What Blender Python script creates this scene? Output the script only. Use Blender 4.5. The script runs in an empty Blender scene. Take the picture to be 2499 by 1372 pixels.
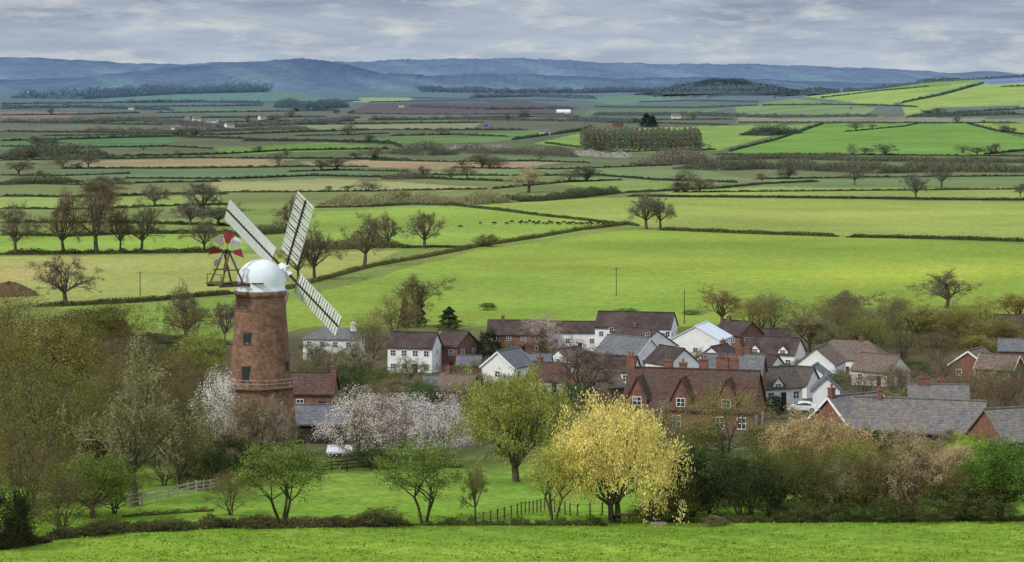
import bpy, math, random
import numpy as np
from mathutils import Vector, Matrix
R = math.radians
rng = np.random.default_rng(11); random.seed(11)
scene = bpy.context.scene; col = scene.collection
F = 6500.0; CX = 1249.5; HY = 195.0
def lin(c, g=1.0):
    o = []
    for v in c[:3]:
        v = v/255.0
        o.append((v/12.92 if v <= .04045 else ((v+.055)/1.055)**2.4)*g)
    return (*o, 1.0)
# ------------------------------------------------------------------ terrain
DT = [-600,-100,0,30,80,140,195,224,235,270,284,345,385,520,590,690,800,1000,2000,60000]
ZT = [6,0,-1.7,-11,-22,-31.5,-35.3,-37.4,-38.1,-39.7,-40.0,-45.4,-47.7,-57.2,-61.3,-64.2,-64.8,-65,-65,-65]
def S(t): t = np.clip(t,0,1); return t*t*(3-2*t)
def height(x, D):
    x = np.asarray(x,float); D = np.asarray(D,float)
    z = np.interp(D, DT, ZT)
    u = CX + F*x/np.maximum(D,200)
    hb = np.interp(u,[1450,1650,1900,2100,2250,2499,3200],[0,14,33,46,60,69,80])
    z = z + hb*S((D-2300)/2000)*(1-S((D-4700)/2500))
    z = z + 50*np.exp(-((u-1760)/170)**2)*np.exp(-((D-6500)/800)**2)
    w = S((D-700)/500)*(1-S((D-6000)/3000))
    z = z + w*(.55*np.sin(x/71+1.3)*np.sin(D/97)+.5*np.sin(x/190+D/260))
    wn = 1-S((D-250)/200)
    z = z + wn*(.10*np.sin(x/3.1+D/5)+.12*np.sin(x/7.7-D/4.1+1)+.05*np.sin(x/1.3+D/1.9))
    return z
_D = np.geomspace(150, 24000, 3200)
def gp(px, py):
    xs = (px-CX)/F*_D; zr = -(py-HY)/F*_D
    d = zr-height(xs,_D)
    i = int(np.argmax(d <= 0))
    if d[i] > 0:
        m = (_D>1000)&(_D<9000); q = np.where(m, d/_D, 9); i = int(np.argmin(q)); D = _D[i]
    elif i == 0: D = _D[0]
    else:
        t = d[i-1]/(d[i-1]-d[i]+1e-12); D = _D[i-1]+(_D[i]-_D[i-1])*t
    x = (px-CX)/F*D
    return Vector((x, D, float(height(x,D))))
def paint_haze(c,D):  # paints aerial haze into a base colour, stronger with distance
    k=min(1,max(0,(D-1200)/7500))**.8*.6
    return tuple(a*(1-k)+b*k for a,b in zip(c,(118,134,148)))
# ------------------------------------------------------------------ mesh helpers
def np_mesh(name, V, Q, rnd=None, smooth=False):
    me = bpy.data.meshes.new(name); n=len(V); m,k = Q.shape
    me.vertices.add(n); me.vertices.foreach_set('co', V.astype(np.float32).ravel())
    me.loops.add(m*k); me.loops.foreach_set('vertex_index', Q.astype(np.int32).ravel())
    me.polygons.add(m); me.polygons.foreach_set('loop_start', np.arange(0,m*k,k,dtype=np.int32))
    if smooth: me.polygons.foreach_set('use_smooth', np.ones(m,dtype=bool))
    me.update(calc_edges=True)
    if rnd is not None:
        a = me.attributes.new('rnd','FLOAT','FACE'); a.data.foreach_set('value', rnd.astype(np.float32))
    return me
def quads(C, s, elong=None, vertical=False):
    n = len(C)
    if vertical:
        az = rng.uniform(0,2*np.pi,n); u = np.stack([np.cos(az),np.sin(az),np.zeros(n)],1)
        v = np.stack([rng.normal(0,.15,n),rng.normal(0,.15,n),np.ones(n)],1)
    else:
        u = rng.normal(size=(n,3)); u /= np.linalg.norm(u,axis=1)[:,None]+1e-9
        t = rng.normal(size=(n,3)); v = np.cross(u,t); v /= np.linalg.norm(v,axis=1)[:,None]+1e-9
    s = np.broadcast_to(np.asarray(s,float),(n,))[:,None]*.5
    e = 1.0 if elong is None else elong
    V = np.stack([C-u*s-v*s*e*.4, C+v*s*e*-1.0+u*s*.3, C+u*s+v*s*e*.4, C-u*s*.3+v*s*e],1).reshape(-1,3)
    return V, np.arange(n*4).reshape(n,4)
def tubes(segs, k):
    P0 = np.array([s[0] for s in segs]); P1 = np.array([s[1] for s in segs])
    r0 = np.array([s[2] for s in segs]); r1 = np.array([s[3] for s in segs])
    d = P1-P0; d /= np.linalg.norm(d,axis=1)[:,None]+1e-9
    a = np.where(np.abs(d[:,2:3])<.9, np.array([[0,0,1.]]), np.array([[1.,0,0]]))
    u = np.cross(d,a); u /= np.linalg.norm(u,axis=1)[:,None]+1e-9; v = np.cross(d,u)
    rings=[]
    for P,r in ((P0,r0),(P1,r1)):
        for i in range(k):
            t = 2*np.pi*i/k; rings.append(P+r[:,None]*(u*np.cos(t)+v*np.sin(t)))
    V = np.stack(rings,1).reshape(-1,3); n=len(segs)
    b = np.arange(n)[:,None,None]*2*k
    q = np.array([[i,(i+1)%k,k+(i+1)%k,k+i] for i in range(k)])[None]
    return V, (b+q).reshape(-1,4)
def join(parts):
    Vs=[];Qs=[];o=0
    for V,Q in parts: Vs.append(V);Qs.append(Q+o);o+=len(V)
    return np.concatenate(Vs),np.concatenate(Qs)
def link(name, me, mat=None, parent=None):
    if mat is not None and len(me.materials)==0: me.materials.append(mat)
    o = bpy.data.objects.new(name, me); col.objects.link(o)
    if parent is not None: o.parent = parent
    return o
def tag(o, label=None, cat=None, group=None, kind=None):
    if label: o['label']=label
    if cat: o['category']=cat
    if group: o['group']=group
    if kind: o['kind']=kind
    return o
def empty(name, loc, rz=0, label=None, cat=None, group=None):
    o = bpy.data.objects.new(name,None); col.objects.link(o); o.location=loc; o.rotation_euler=(0,0,rz)
    o.empty_display_size=.5
    return tag(o,label,cat,group)
class MB:
    def __init__(s): s.v=[]; s.f=[]
    def add(s, V, Fc):
        b=len(s.v); s.v+= [tuple(p) for p in V]; s.f+=[tuple(i+b for i in f) for f in Fc]; return s
    def box(s, x0,x1,y0,y1,z0,z1):
        V=[(x0,y0,z0),(x1,y0,z0),(x1,y1,z0),(x0,y1,z0),(x0,y0,z1),(x1,y0,z1),(x1,y1,z1),(x0,y1,z1)]
        return s.add(V,[(0,3,2,1),(4,5,6,7),(0,1,5,4),(1,2,6,5),(2,3,7,6),(3,0,4,7)])
    def beam(s,p0,p1,w,h,up=(0,0,1)):
        p0=Vector(p0);p1=Vector(p1);d=(p1-p0).normalized();u=Vector(up)
        if abs(d.dot(u))>.95: u=Vector((1,0,0))
        a=d.cross(u).normalized()*w/2; b=a.cross(d).normalized()*h/2
        V=[p0-a-b,p0+a-b,p0+a+b,p0-a+b,p1-a-b,p1+a-b,p1+a+b,p1-a+b]
        return s.add(V,[(0,3,2,1),(4,5,6,7),(0,1,5,4),(1,2,6,5),(2,3,7,6),(3,0,4,7)])
    def tube(s,p0,p1,r0,r1,n=10,caps=True):
        p0=Vector(p0);p1=Vector(p1);d=(p1-p0).normalized();u=Vector((0,0,1)) if abs(d.z)<.9 else Vector((1,0,0))
        a=d.cross(u).normalized();b=a.cross(d)
        V=[];
        for p,r in((p0,r0),(p1,r1)):
            for i in range(n):
                t=2*math.pi*i/n; V.append(p+(a*math.cos(t)+b*math.sin(t))*r)
        Fc=[(i,(i+1)%n,n+(i+1)%n,n+i) for i in range(n)]
        if caps: Fc+= [tuple(range(n))[::-1], tuple(range(n,2*n))]
        return s.add(V,Fc)
    def lathe(s,prof,n=40):
        V=[];Fc=[];m=len(prof)
        for r,z in prof:
            for i in range(n):
                t=2*math.pi*i/n; V.append((r*math.cos(t),r*math.sin(t),z))
        for j in range(m-1):
            for i in range(n):
                Fc.append((j*n+i,j*n+(i+1)%n,(j+1)*n+(i+1)%n,(j+1)*n+i))
        return s.add(V,Fc)
    def ring(s,r0,z0,rad,n=48,k=4):
        b=len(s.v)
        for i in range(n):
            t=2*math.pi*i/n
            for j in range(k):
                a=2*math.pi*j/k; rr=r0+rad*math.cos(a); s.v.append((rr*math.cos(t),rr*math.sin(t),z0+rad*math.sin(a)))
        for i in range(n):
            for j in range(k): s.f.append((b+i*k+j,b+((i+1)%n)*k+j,b+((i+1)%n)*k+(j+1)%k,b+i*k+(j+1)%k))
        return s
    def mesh(s,name,smooth=False):
        me=bpy.data.meshes.new(name); me.from_pydata(s.v,[],s.f); me.update()
        if smooth: me.polygons.foreach_set('use_smooth',[True]*len(me.polygons))
        return me
    def build(s,name,mat,parent=None,smooth=False): return link(name,s.mesh(name,smooth),mat,parent)
# ------------------------------------------------------------------ materials
def newmat(name):
    m=bpy.data.materials.new(name); m.use_nodes=True; nt=m.node_tree; nt.nodes.clear()
    out=nt.nodes.new('ShaderNodeOutputMaterial'); return m,nt,out
def N(nt,t,**kw):
    n=nt.nodes.new(t)
    for k,v in kw.items(): setattr(n,k,v)
    return n
def mixc(nt,fac,a,b,blend='MIX'):
    m=N(nt,'ShaderNodeMix',data_type='RGBA',blend_type=blend)
    for sock,val in((m.inputs[0],fac),(m.inputs[6],a),(m.inputs[7],b)):
        if hasattr(val,'links') or hasattr(val,'node'): nt.links.new(val,sock)
        else: sock.default_value=val
    return m.outputs[2]
def noise(nt,vec,scale,detail=3,rough=.6):
    n=N(nt,'ShaderNodeTexNoise'); n.inputs['Scale'].default_value=scale; n.inputs['Detail'].default_value=detail
    n.inputs['Roughness'].default_value=rough
    if vec is not None: nt.links.new(vec,n.inputs['Vector'])
    return n.outputs['Fac']
def mrange(nt,v,a,b,c,d):
    n=N(nt,'ShaderNodeMapRange'); nt.links.new(v,n.inputs[0])
    for i,x in enumerate((a,b,c,d)): n.inputs[i+1].default_value=x
    return n.outputs[0]
def simple(name,c1,c2,scale=1.5,rough=.8,bump=0,g=1,spec=.2):
    m,nt,out=newmat(name); b=N(nt,'ShaderNodeBsdfPrincipled'); tc=N(nt,'ShaderNodeTexCoord')
    f=noise(nt,tc.outputs['Object'],scale); f2=mrange(nt,f,.35,.65,0,1)
    nt.links.new(mixc(nt,f2,lin(c1,g),lin(c2,g)),b.inputs['Base Color']); b.inputs['Roughness'].default_value=rough
    b.inputs['Specular IOR Level'].default_value=spec
    if bump:
        bp=N(nt,'ShaderNodeBump'); bp.inputs['Strength'].default_value=bump; bp.inputs['Distance'].default_value=.1
        nt.links.new(noise(nt,tc.outputs['Object'],scale*6),bp.inputs['Height']); nt.links.new(bp.outputs[0],b.inputs['Normal'])
    nt.links.new(b.outputs[0],out.inputs[0]); return m
def brickmat(name,c1,c2,cm,bw=.45,bh=.15,mortar=.02,rough=.85,stain=(60,50,45),sf=.5,big=.35,lo=.72,hi=1.28):
    m,nt,out=newmat(name); b=N(nt,'ShaderNodeBsdfPrincipled'); tc=N(nt,'ShaderNodeTexCoord')
    sp=N(nt,'ShaderNodeSeparateXYZ'); nt.links.new(tc.outputs['Object'],sp.inputs[0])
    ad=N(nt,'ShaderNodeMath',operation='ADD'); nt.links.new(sp.outputs[0],ad.inputs[0]); nt.links.new(sp.outputs[1],ad.inputs[1])
    cb=N(nt,'ShaderNodeCombineXYZ'); nt.links.new(ad.outputs[0],cb.inputs[0]); nt.links.new(sp.outputs[2],cb.inputs[1])
    br=N(nt,'ShaderNodeTexBrick'); nt.links.new(cb.outputs[0],br.inputs['Vector'])
    br.inputs['Color1'].default_value=lin(c1); br.inputs['Color2'].default_value=lin(c2); br.inputs['Mortar'].default_value=lin(cm)
    br.inputs['Scale'].default_value=1; br.inputs['Brick Width'].default_value=bw; br.inputs['Row Height'].default_value=bh; br.inputs['Mortar Size'].default_value=mortar
    f=mrange(nt,noise(nt,tc.outputs['Object'],big,4,.65),.42,.68,0,sf)
    c=mixc(nt,f,br.outputs['Color'],lin(stain))
    f3=mrange(nt,noise(nt,tc.outputs['Object'],2.2,3),.3,.7,lo,hi)
    cc=N(nt,'ShaderNodeCombineColor')
    for i in range(3): nt.links.new(f3,cc.inputs[i])
    c=mixc(nt,1.0,c,cc.outputs[0],'MULTIPLY')
    nt.links.new(c,b.inputs['Base Color']); b.inputs['Roughness'].default_value=rough; b.inputs['Specular IOR Level'].default_value=.2
    nt.links.new(b.outputs[0],out.inputs[0]); return m
def foliage(name,other=None,lo=.68,hi=1.55,trans=.3,thr=.45):
    m,nt,out=newmat(name); oi=N(nt,'ShaderNodeObjectInfo'); at=N(nt,'ShaderNodeAttribute',attribute_name='rnd')
    tc=N(nt,'ShaderNodeTexCoord')
    c=oi.outputs['Color']
    if other is not None:
        f=mrange(nt,at.outputs['Fac'],thr+.04,thr-.04,0,1); c=mixc(nt,f,c,lin(other))
    v=mrange(nt,at.outputs['Fac'],0,1,lo,hi)
    cl=mrange(nt,noise(nt,tc.outputs['Object'],.55,1),.32,.68,.72,1.3)
    mu=N(nt,'ShaderNodeMath',operation='MULTIPLY'); nt.links.new(v,mu.inputs[0]); nt.links.new(cl,mu.inputs[1])
    cc=N(nt,'ShaderNodeCombineColor')
    for i in range(3): nt.links.new(mu.outputs[0],cc.inputs[i])
    c=mixc(nt,1.0,c,cc.outputs[0],'MULTIPLY')
    d=N(nt,'ShaderNodeBsdfDiffuse'); nt.links.new(c,d.inputs[0])
    if trans:
        t=N(nt,'ShaderNodeBsdfTranslucent'); nt.links.new(c,t.inputs[0])
        mx=N(nt,'ShaderNodeMixShader'); mx.inputs[0].default_value=trans; nt.links.new(d.outputs[0],mx.inputs[1]); nt.links.new(t.outputs[0],mx.inputs[2])
        nt.links.new(mx.outputs[0],out.inputs[0])
    else: nt.links.new(d.outputs[0],out.inputs[0])
    return m
M={}
M['leaf']=foliage('leaf_foliage'); M['twig']=foliage('bare_twigs',None,.8,1.35,.0)
M['blossom']=foliage('blossom_foliage',(140,128,108),.88,1.12,.3,.30)
M['bark']=simple('bark',(78,70,58),(108,98,80),3,.9)
M['ivybark']=simple('ivy_bark',(58,66,38),(86,80,58),4,.9)
M['brick']=brickmat('red_brick',(140,88,72),(118,74,62),(146,122,104),stain=(96,78,68),sf=.6)
M['millbrick']=brickmat('mill_brick',(154,110,88),(124,86,68),(140,116,98),.5,.17,.025,stain=(84,66,54),sf=.7,big=.8,lo=.66,hi=1.30)
M['white']=simple('white_render',(232,230,222),(244,243,238),.8,.8)
M['cream']=simple('cream_render',(216,208,186),(228,222,202),.8,.8)
M['capwhite']=simple('cap_white_paint',(226,230,234),(236,238,240),.6,.6)
M['paint']=simple('white_paint',(236,236,232),(244,244,242),3,.5)
M['browntile']=brickmat('brown_tiles',(84,66,62),(70,56,54),(52,44,42),.35,.22,.03,stain=(96,84,74),sf=.7)
M['redtile']=brickmat('red_tiles',(116,80,68),(94,66,58),(64,50,44),.35,.2,.03,stain=(86,78,66),sf=.9)
M['tantile']=brickmat('tan_tiles',(136,114,100),(116,96,86),(84,72,66),.35,.22,.03,stain=(108,102,86),sf=.7)
M['slate']=brickmat('slate',(114,116,120),(98,100,106),(74,76,78),.4,.25,.02,stain=(122,118,106),sf=.8)
M['purpleslate']=brickmat('weathered_grey_tiles',(128,120,118),(110,104,104),(82,78,78),.4,.25,.02,stain=(124,116,100),sf=.8,big=.5)
M['thatch']=simple('dark_thatch',(80,72,64),(100,92,82),2,.95,.5)
M['sheetglare']=simple('pale_sheet_and_glare_roof',(205,212,218),(225,228,230),1,.4)  # pale sheeting, and the painted glare on the white hall roof
M['timber']=simple('weathered_timber',(92,76,56),(116,98,74),4,.85)
M['darktimber']=simple('dark_timber',(48,42,36),(64,56,48),4,.85)
M['greytimber']=simple('grey_fence_timber',(160,152,138),(186,178,164),5,.85)
M['redpaint']=simple('red_paint',(140,36,52),(160,56,70),2,.6)
M['fadedpaint']=simple('faded_white_paint',(196,188,182),(216,210,204),2,.6)
M['stone']=simple('pale_stone',(150,142,128),(176,168,152),3,.85)
M['earth']=simple('brown_earth',(84,62,44),(110,84,60),.6,.95,.6)
M['hide']=simple('black_hide',(22,20,20),(40,34,32),2,.7)
M['rubber']=simple('tyre_rubber',(24,24,24),(34,34,34),4,.8)
M['carpaint']=simple('white_car_paint',(226,228,230),(232,234,236),1,.25,spec=.5)
M['blue']=simple('blue_sheet',(50,66,180),(70,88,200),1,.6)
def glass():
    m,nt,out=newmat('window_glass'); b=N(nt,'ShaderNodeBsdfPrincipled'); b.inputs['Base Color'].default_value=(.03,.035,.045,1)
    b.inputs['Roughness'].default_value=.12; nt.links.new(b.outputs[0],out.inputs[0]); return m
M['glass']=glass()
def ground_mat(name,far=False):
    m,nt,out=newmat(name); at=N(nt,'ShaderNodeAttribute',attribute_name='Col'); geo=N(nt,'ShaderNodeNewGeometry')
    P=geo.outputs['Position']; c=at.outputs['Color']
    def mul(c,sc,lo,hi,det=3,a=.3,b=.7,P=P):
        f=mrange(nt,noise(nt,P,sc,det),a,b,lo,hi); cc=N(nt,'ShaderNodeCombineColor')
        for i in range(3): nt.links.new(f,cc.inputs[i])
        return mixc(nt,1.0,c,cc.outputs[0],'MULTIPLY')
    if far:
        c=mul(c,.0022,.90,1.10,2); c=mul(c,.016,.86,1.14,3)
    else:
        c=mul(c,.012,.82,1.18,5); c=mul(c,1.3,.72,1.28,3); c=mul(c,.35,.84,1.16,2)
        f=mrange(nt,noise(nt,P,.05,4,.7),.40,.70,0,.7); c2=mixc(nt,1.0,c,(1.20,1.0,1.05,1),'MULTIPLY'); c=mixc(nt,f,c,c2)
    d=N(nt,'ShaderNodeBsdfDiffuse'); nt.links.new(c,d.inputs[0])
    nt.links.new(d.outputs[0],out.inputs[0]); return m
M['ground']=ground_mat('field_ground'); M['hill']=ground_mat('hill_ground',True)
# ------------------------------------------------------------------ ground sheet
FIELDS=[  # far field colours have haze mixed in
 ([(1540,236),(1600,212),(1680,196),(1780,188),(1880,190),(1950,204),(2000,230),(1800,236)],(68,84,80)),
 ([(300,228),(720,222),(800,240),(700,252),(240,250)],(96,136,116)),
 ([(880,238),(1010,238),(1000,248),(860,250)],(134,164,110)),
 ([(1400,240),(1560,232),(1680,240),(1500,256)],(100,138,110)),
 ([(900,252),(1290,250),(1420,262),(1380,278),(850,276)],(98,98,92)),
 ([(0,272),(190,274),(170,287),(0,288)],(132,122,102)),
 ([(400,262),(640,264),(600,278),(380,276)],(98,126,98)),
 ([(1440,268),(1760,266),(1720,278),(1420,280)],(104,132,92)),
 ([(0,308),(380,306),(420,318),(0,322)],(108,118,90)),
 ([(880,284),(1140,284),(1100,294),(860,294)],(102,124,86)),
 ([(700,306),(1180,300),(1150,314),(820,320)],(130,144,98)),
 ([(0,338),(450,335),(380,360),(0,364)],(92,130,78)),
 ([(860,340),(1320,317),(1345,326),(1200,347),(900,352)],(102,136,76)),
 ([(520,362),(800,348),(930,356),(900,366),(560,378)],(106,144,68)),
 ([(1300,350),(1430,322),(1700,308),(1990,303),(1750,368),(1500,372)],(124,160,74)),
 ([(1780,372),(2000,302),(2360,302),(2520,340),(2520,362),(2400,379),(1900,377)],(110,154,66)),
 ([(2380,302),(2560,302),(2560,336),(2500,330)],(130,166,70)),
 ([(1790,262),(1940,240),(2140,262),(2110,280),(1800,280)],(116,148,92)),
 ([(1960,236),(2100,222),(2270,212),(2390,200),(2200,250),(2150,258)],(138,172,84)),
 ([(2200,252),(2395,206),(2560,200),(2560,258),(2300,262),(2210,284)],(138,170,82)),
 ([(2130,222),(2240,200),(2380,188),(2400,198),(2270,212)],(120,154,84)),
 ([(1800,285),(2180,285),(2500,290),(2500,300),(1800,300)],(126,142,104)),
 ([(0,393),(120,393),(90,412),(0,418)],(108,128,82)),
 ([(150,396),(420,388),(720,388),(660,405),(170,409)],(144,144,94)),
 ([(730,396),(900,390),(1380,396),(1240,412),(1060,414),(760,405)],(154,146,98)),
 ([(130,414),(930,414),(900,430),(400,438),(180,430)],(102,132,82)),
 ([(1050,418),(1440,406),(1660,406),(1830,438),(1500,442),(1060,432)],(112,140,78)),
 ([(1060,376),(1420,374),(1480,392),(1100,394)],(100,124,78)),
 ([(500,444),(830,436),(1190,458),(1100,466),(540,470)],(150,164,92)),
 ([(1340,446),(1520,440),(1780,446),(1640,462),(1500,466)],(122,154,70)),
 ([(1850,440),(2500,430),(2560,450),(1830,454)],(108,138,76)),
 ([(1620,470),(1850,456),(2560,462),(2560,482),(1640,477)],(134,164,70)),
 ([(-100,484),(540,478),(560,500),(440,500),(-100,512)],(134,166,72)),
 ([(-100,520),(240,516),(560,530),(560,545),(-100,545)],(114,140,66)),
 ([(-100,575),(240,570),(620,560),(600,612),(-100,624)],(132,172,58)),
 ([(350,500),(780,496),(760,560),(560,552)],(120,150,66)),
 ([(-100,628),(300,622),(600,618),(900,612),(980,612),(840,668),(700,700),(580,716),(80,742),(-100,760)],(148,170,72)),
 ([(120,750),(560,728),(760,690),(760,800),(560,835),(330,822),(290,785)],(120,158,54)),
 ([(700,520),(1100,502),(1540,545),(1160,607),(1000,606),(850,590),(780,590)],(130,168,58)),
 ([(1170,502),(1330,488),(1560,480),(2560,494),(2560,588),(1610,560),(1545,548)],(138,168,66)),
 ([(700,735),(1160,612),(1560,558),(2600,598),(2700,780),(2200,760),(1650,800),(1100,795),(700,800)],(130,166,52)),
]
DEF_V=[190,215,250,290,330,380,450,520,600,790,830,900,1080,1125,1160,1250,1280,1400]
DEF_C=[(112,140,156),(98,130,134),(96,120,108),(102,112,88),(96,110,78),(100,116,74),(112,130,72),(120,148,66),(120,148,60),(112,136,56),(92,96,58),(90,92,58),(88,96,54),(94,120,48),(114,160,46),(114,164,40),(114,158,38),(126,168,38)]  # far rows turn blue-grey: haze painted into the ground colour
def inpoly(u,v,poly):
    res=np.zeros(len(u),bool); n=len(poly)
    for i in range(n):
        x0,y0=poly[i]; x1,y1=poly[(i+1)%n]
        if y0==y1: continue
        c=((y0>v)!=(y1>v)) & (u < (x1-x0)*(v-y0)/(y1-y0)+x0)
        res^=c
    return res
def srgb2lin(a): a=a/255.; return np.where(a<=.04045,a/12.92,((a+.055)/1.055)**2.4)
def build_ground():
    vs=np.arange(1372,199,-1.6); Dv=[]
    pv=[1372,1280,1250,1150,1110,1050,1000,910,870,800,722]; pd=[195,224,235,270,284,345,385,520,590,690,800]
    for v in vs:
        Dv.append(np.interp(-v,[-a for a in pv],pd) if v>722 else 65*F/(v-HY))
    Dv=np.concatenate([[-380,-250,-100,-40,0,15,30,50,80,110,140,165,180],np.array(Dv),[100000,130000]])
    uc=np.concatenate([np.linspace(-2600,-1500,12),np.arange(-1450,1450,5.5),np.linspace(1500,2600,12)])
    DD,UU=np.meshgrid(Dv,uc,indexing='ij'); X=UU/F*(DD+400)
    Z=height(X,DD)
    V=np.stack([X.ravel(),DD.ravel(),Z.ravel()],1)
    r,c=X.shape; i=np.arange((r-1)*c).reshape(r-1,c)[:,:-1].ravel()
    Q=np.stack([i,i+1,i+c+1,i+c],1)
    me=np_mesh('ground',V,Q,smooth=True)
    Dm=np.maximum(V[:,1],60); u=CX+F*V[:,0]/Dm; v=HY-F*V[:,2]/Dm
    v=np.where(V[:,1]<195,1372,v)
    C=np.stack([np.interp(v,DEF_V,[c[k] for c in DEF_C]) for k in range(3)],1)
    wob=2.0*np.sin(u/37.0)+1.3*np.sin(u/13+2)
    for poly,colr in FIELDS:
        ys=[p[1] for p in poly]; xs=[p[0] for p in poly]
        m=(v>min(ys)-3)&(v<max(ys)+3)&(u>min(xs))&(u<max(xs)); ix=np.nonzero(m)[0]
        if len(ix)==0: continue
        k=inpoly(u[ix],v[ix]+wob[ix]*np.clip((v[ix]-260)/600,0,.8),poly); C[ix[k]]=colr
    for (cu,cv,su,sv,dc) in ((2250,668,420,22,(20,14,-2)),(1500,640,330,14,(12,8,2)),(1150,690,260,20,(-10,-6,0)),(2000,520,500,14,(14,8,4)),(1600,750,500,16,(-10,-2,-4)),(60,665,160,22,(22,2,14)),(900,1200,300,30,(10,4,4)),(1300,1340,900,14,(12,8,4)),(1900,600,600,10,(-8,-6,0)),(700,1310,500,8,(-10,-6,0)),(1900,1310,600,10,(-8,-6,0)),(1300,1180,160,12,(-8,-8,0))):  # soft tints; the first is a patch of sunlight painted into the field
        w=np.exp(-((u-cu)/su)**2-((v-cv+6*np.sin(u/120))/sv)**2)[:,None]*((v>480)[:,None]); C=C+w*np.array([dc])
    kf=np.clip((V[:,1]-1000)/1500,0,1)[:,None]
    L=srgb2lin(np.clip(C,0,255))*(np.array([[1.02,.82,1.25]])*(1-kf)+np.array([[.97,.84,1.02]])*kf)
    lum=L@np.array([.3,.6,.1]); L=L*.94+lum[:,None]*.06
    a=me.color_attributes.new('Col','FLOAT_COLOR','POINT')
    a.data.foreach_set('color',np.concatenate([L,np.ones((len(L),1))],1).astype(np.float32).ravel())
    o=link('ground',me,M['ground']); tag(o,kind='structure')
build_ground()
# ------------------------------------------------------------------ distant hills
def hills(name,D0,Dd,prof,cols,seed):  # cols: foot and crest colours with bluish distance haze painted in
    r=np.random.default_rng(seed)
    us=np.arange(-900,3400,4.0); ts=np.linspace(0,1,26)
    y=np.interp(us,[p[0] for p in prof],[p[1] for p in prof])
    k=np.ones(9)/9; y=np.convolve(np.pad(y,4,'edge'),k,'valid')
    ph=r.uniform(0,6,8)
    y=y+.9*np.sin(us/23+ph[0])+.6*np.sin(us/9+ph[1])+r.normal(0,.6,len(us))
    top=(HY-y)/F*D0
    T,U=np.meshgrid(ts,us,indexing='ij'); D=D0-Dd+2*Dd*T
    sh=np.sin(np.clip(T,0,1)*np.pi)**.8
    TOP=np.broadcast_to(top,T.shape)
    Z=-72+(TOP+72)*sh + 14*np.sin(U/60+T*6+ph[3])*sh*(1-sh)*2
    X=(U-CX)/F*D0
    V=np.stack([X.ravel(),D.ravel(),Z.ravel()],1); a,c=X.shape
    i=np.arange((a-1)*c).reshape(a-1,c)[:,:-1].ravel(); Q=np.stack([i,i+1,i+c+1,i+c],1)
    me=np_mesh(name,V,Q,smooth=True)
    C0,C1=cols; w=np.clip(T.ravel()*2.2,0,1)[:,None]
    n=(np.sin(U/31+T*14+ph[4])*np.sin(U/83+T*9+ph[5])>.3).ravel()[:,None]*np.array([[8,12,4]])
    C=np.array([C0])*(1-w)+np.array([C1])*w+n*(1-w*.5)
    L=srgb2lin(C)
    at=me.color_attributes.new('Col','FLOAT_COLOR','POINT'); at.data.foreach_set('color',np.concatenate([L,np.ones((len(L),1))],1).astype(np.float32).ravel())
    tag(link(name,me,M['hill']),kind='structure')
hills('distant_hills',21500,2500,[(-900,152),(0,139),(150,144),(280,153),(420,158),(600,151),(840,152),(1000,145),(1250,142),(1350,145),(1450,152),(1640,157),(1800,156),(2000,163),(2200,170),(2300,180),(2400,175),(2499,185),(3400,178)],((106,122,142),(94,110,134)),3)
hills('wooded_distant_hill',16000,1900,[(-900,205),(0,196),(200,191),(320,178),(400,167),(520,157),(640,149),(740,143),(790,147),(850,159),(920,177),(1050,185),(1200,179),(1380,185),(1500,192),(1700,188),(1900,196),(2200,206),(3400,210)],((98,116,132),(80,97,122)),5)
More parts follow.
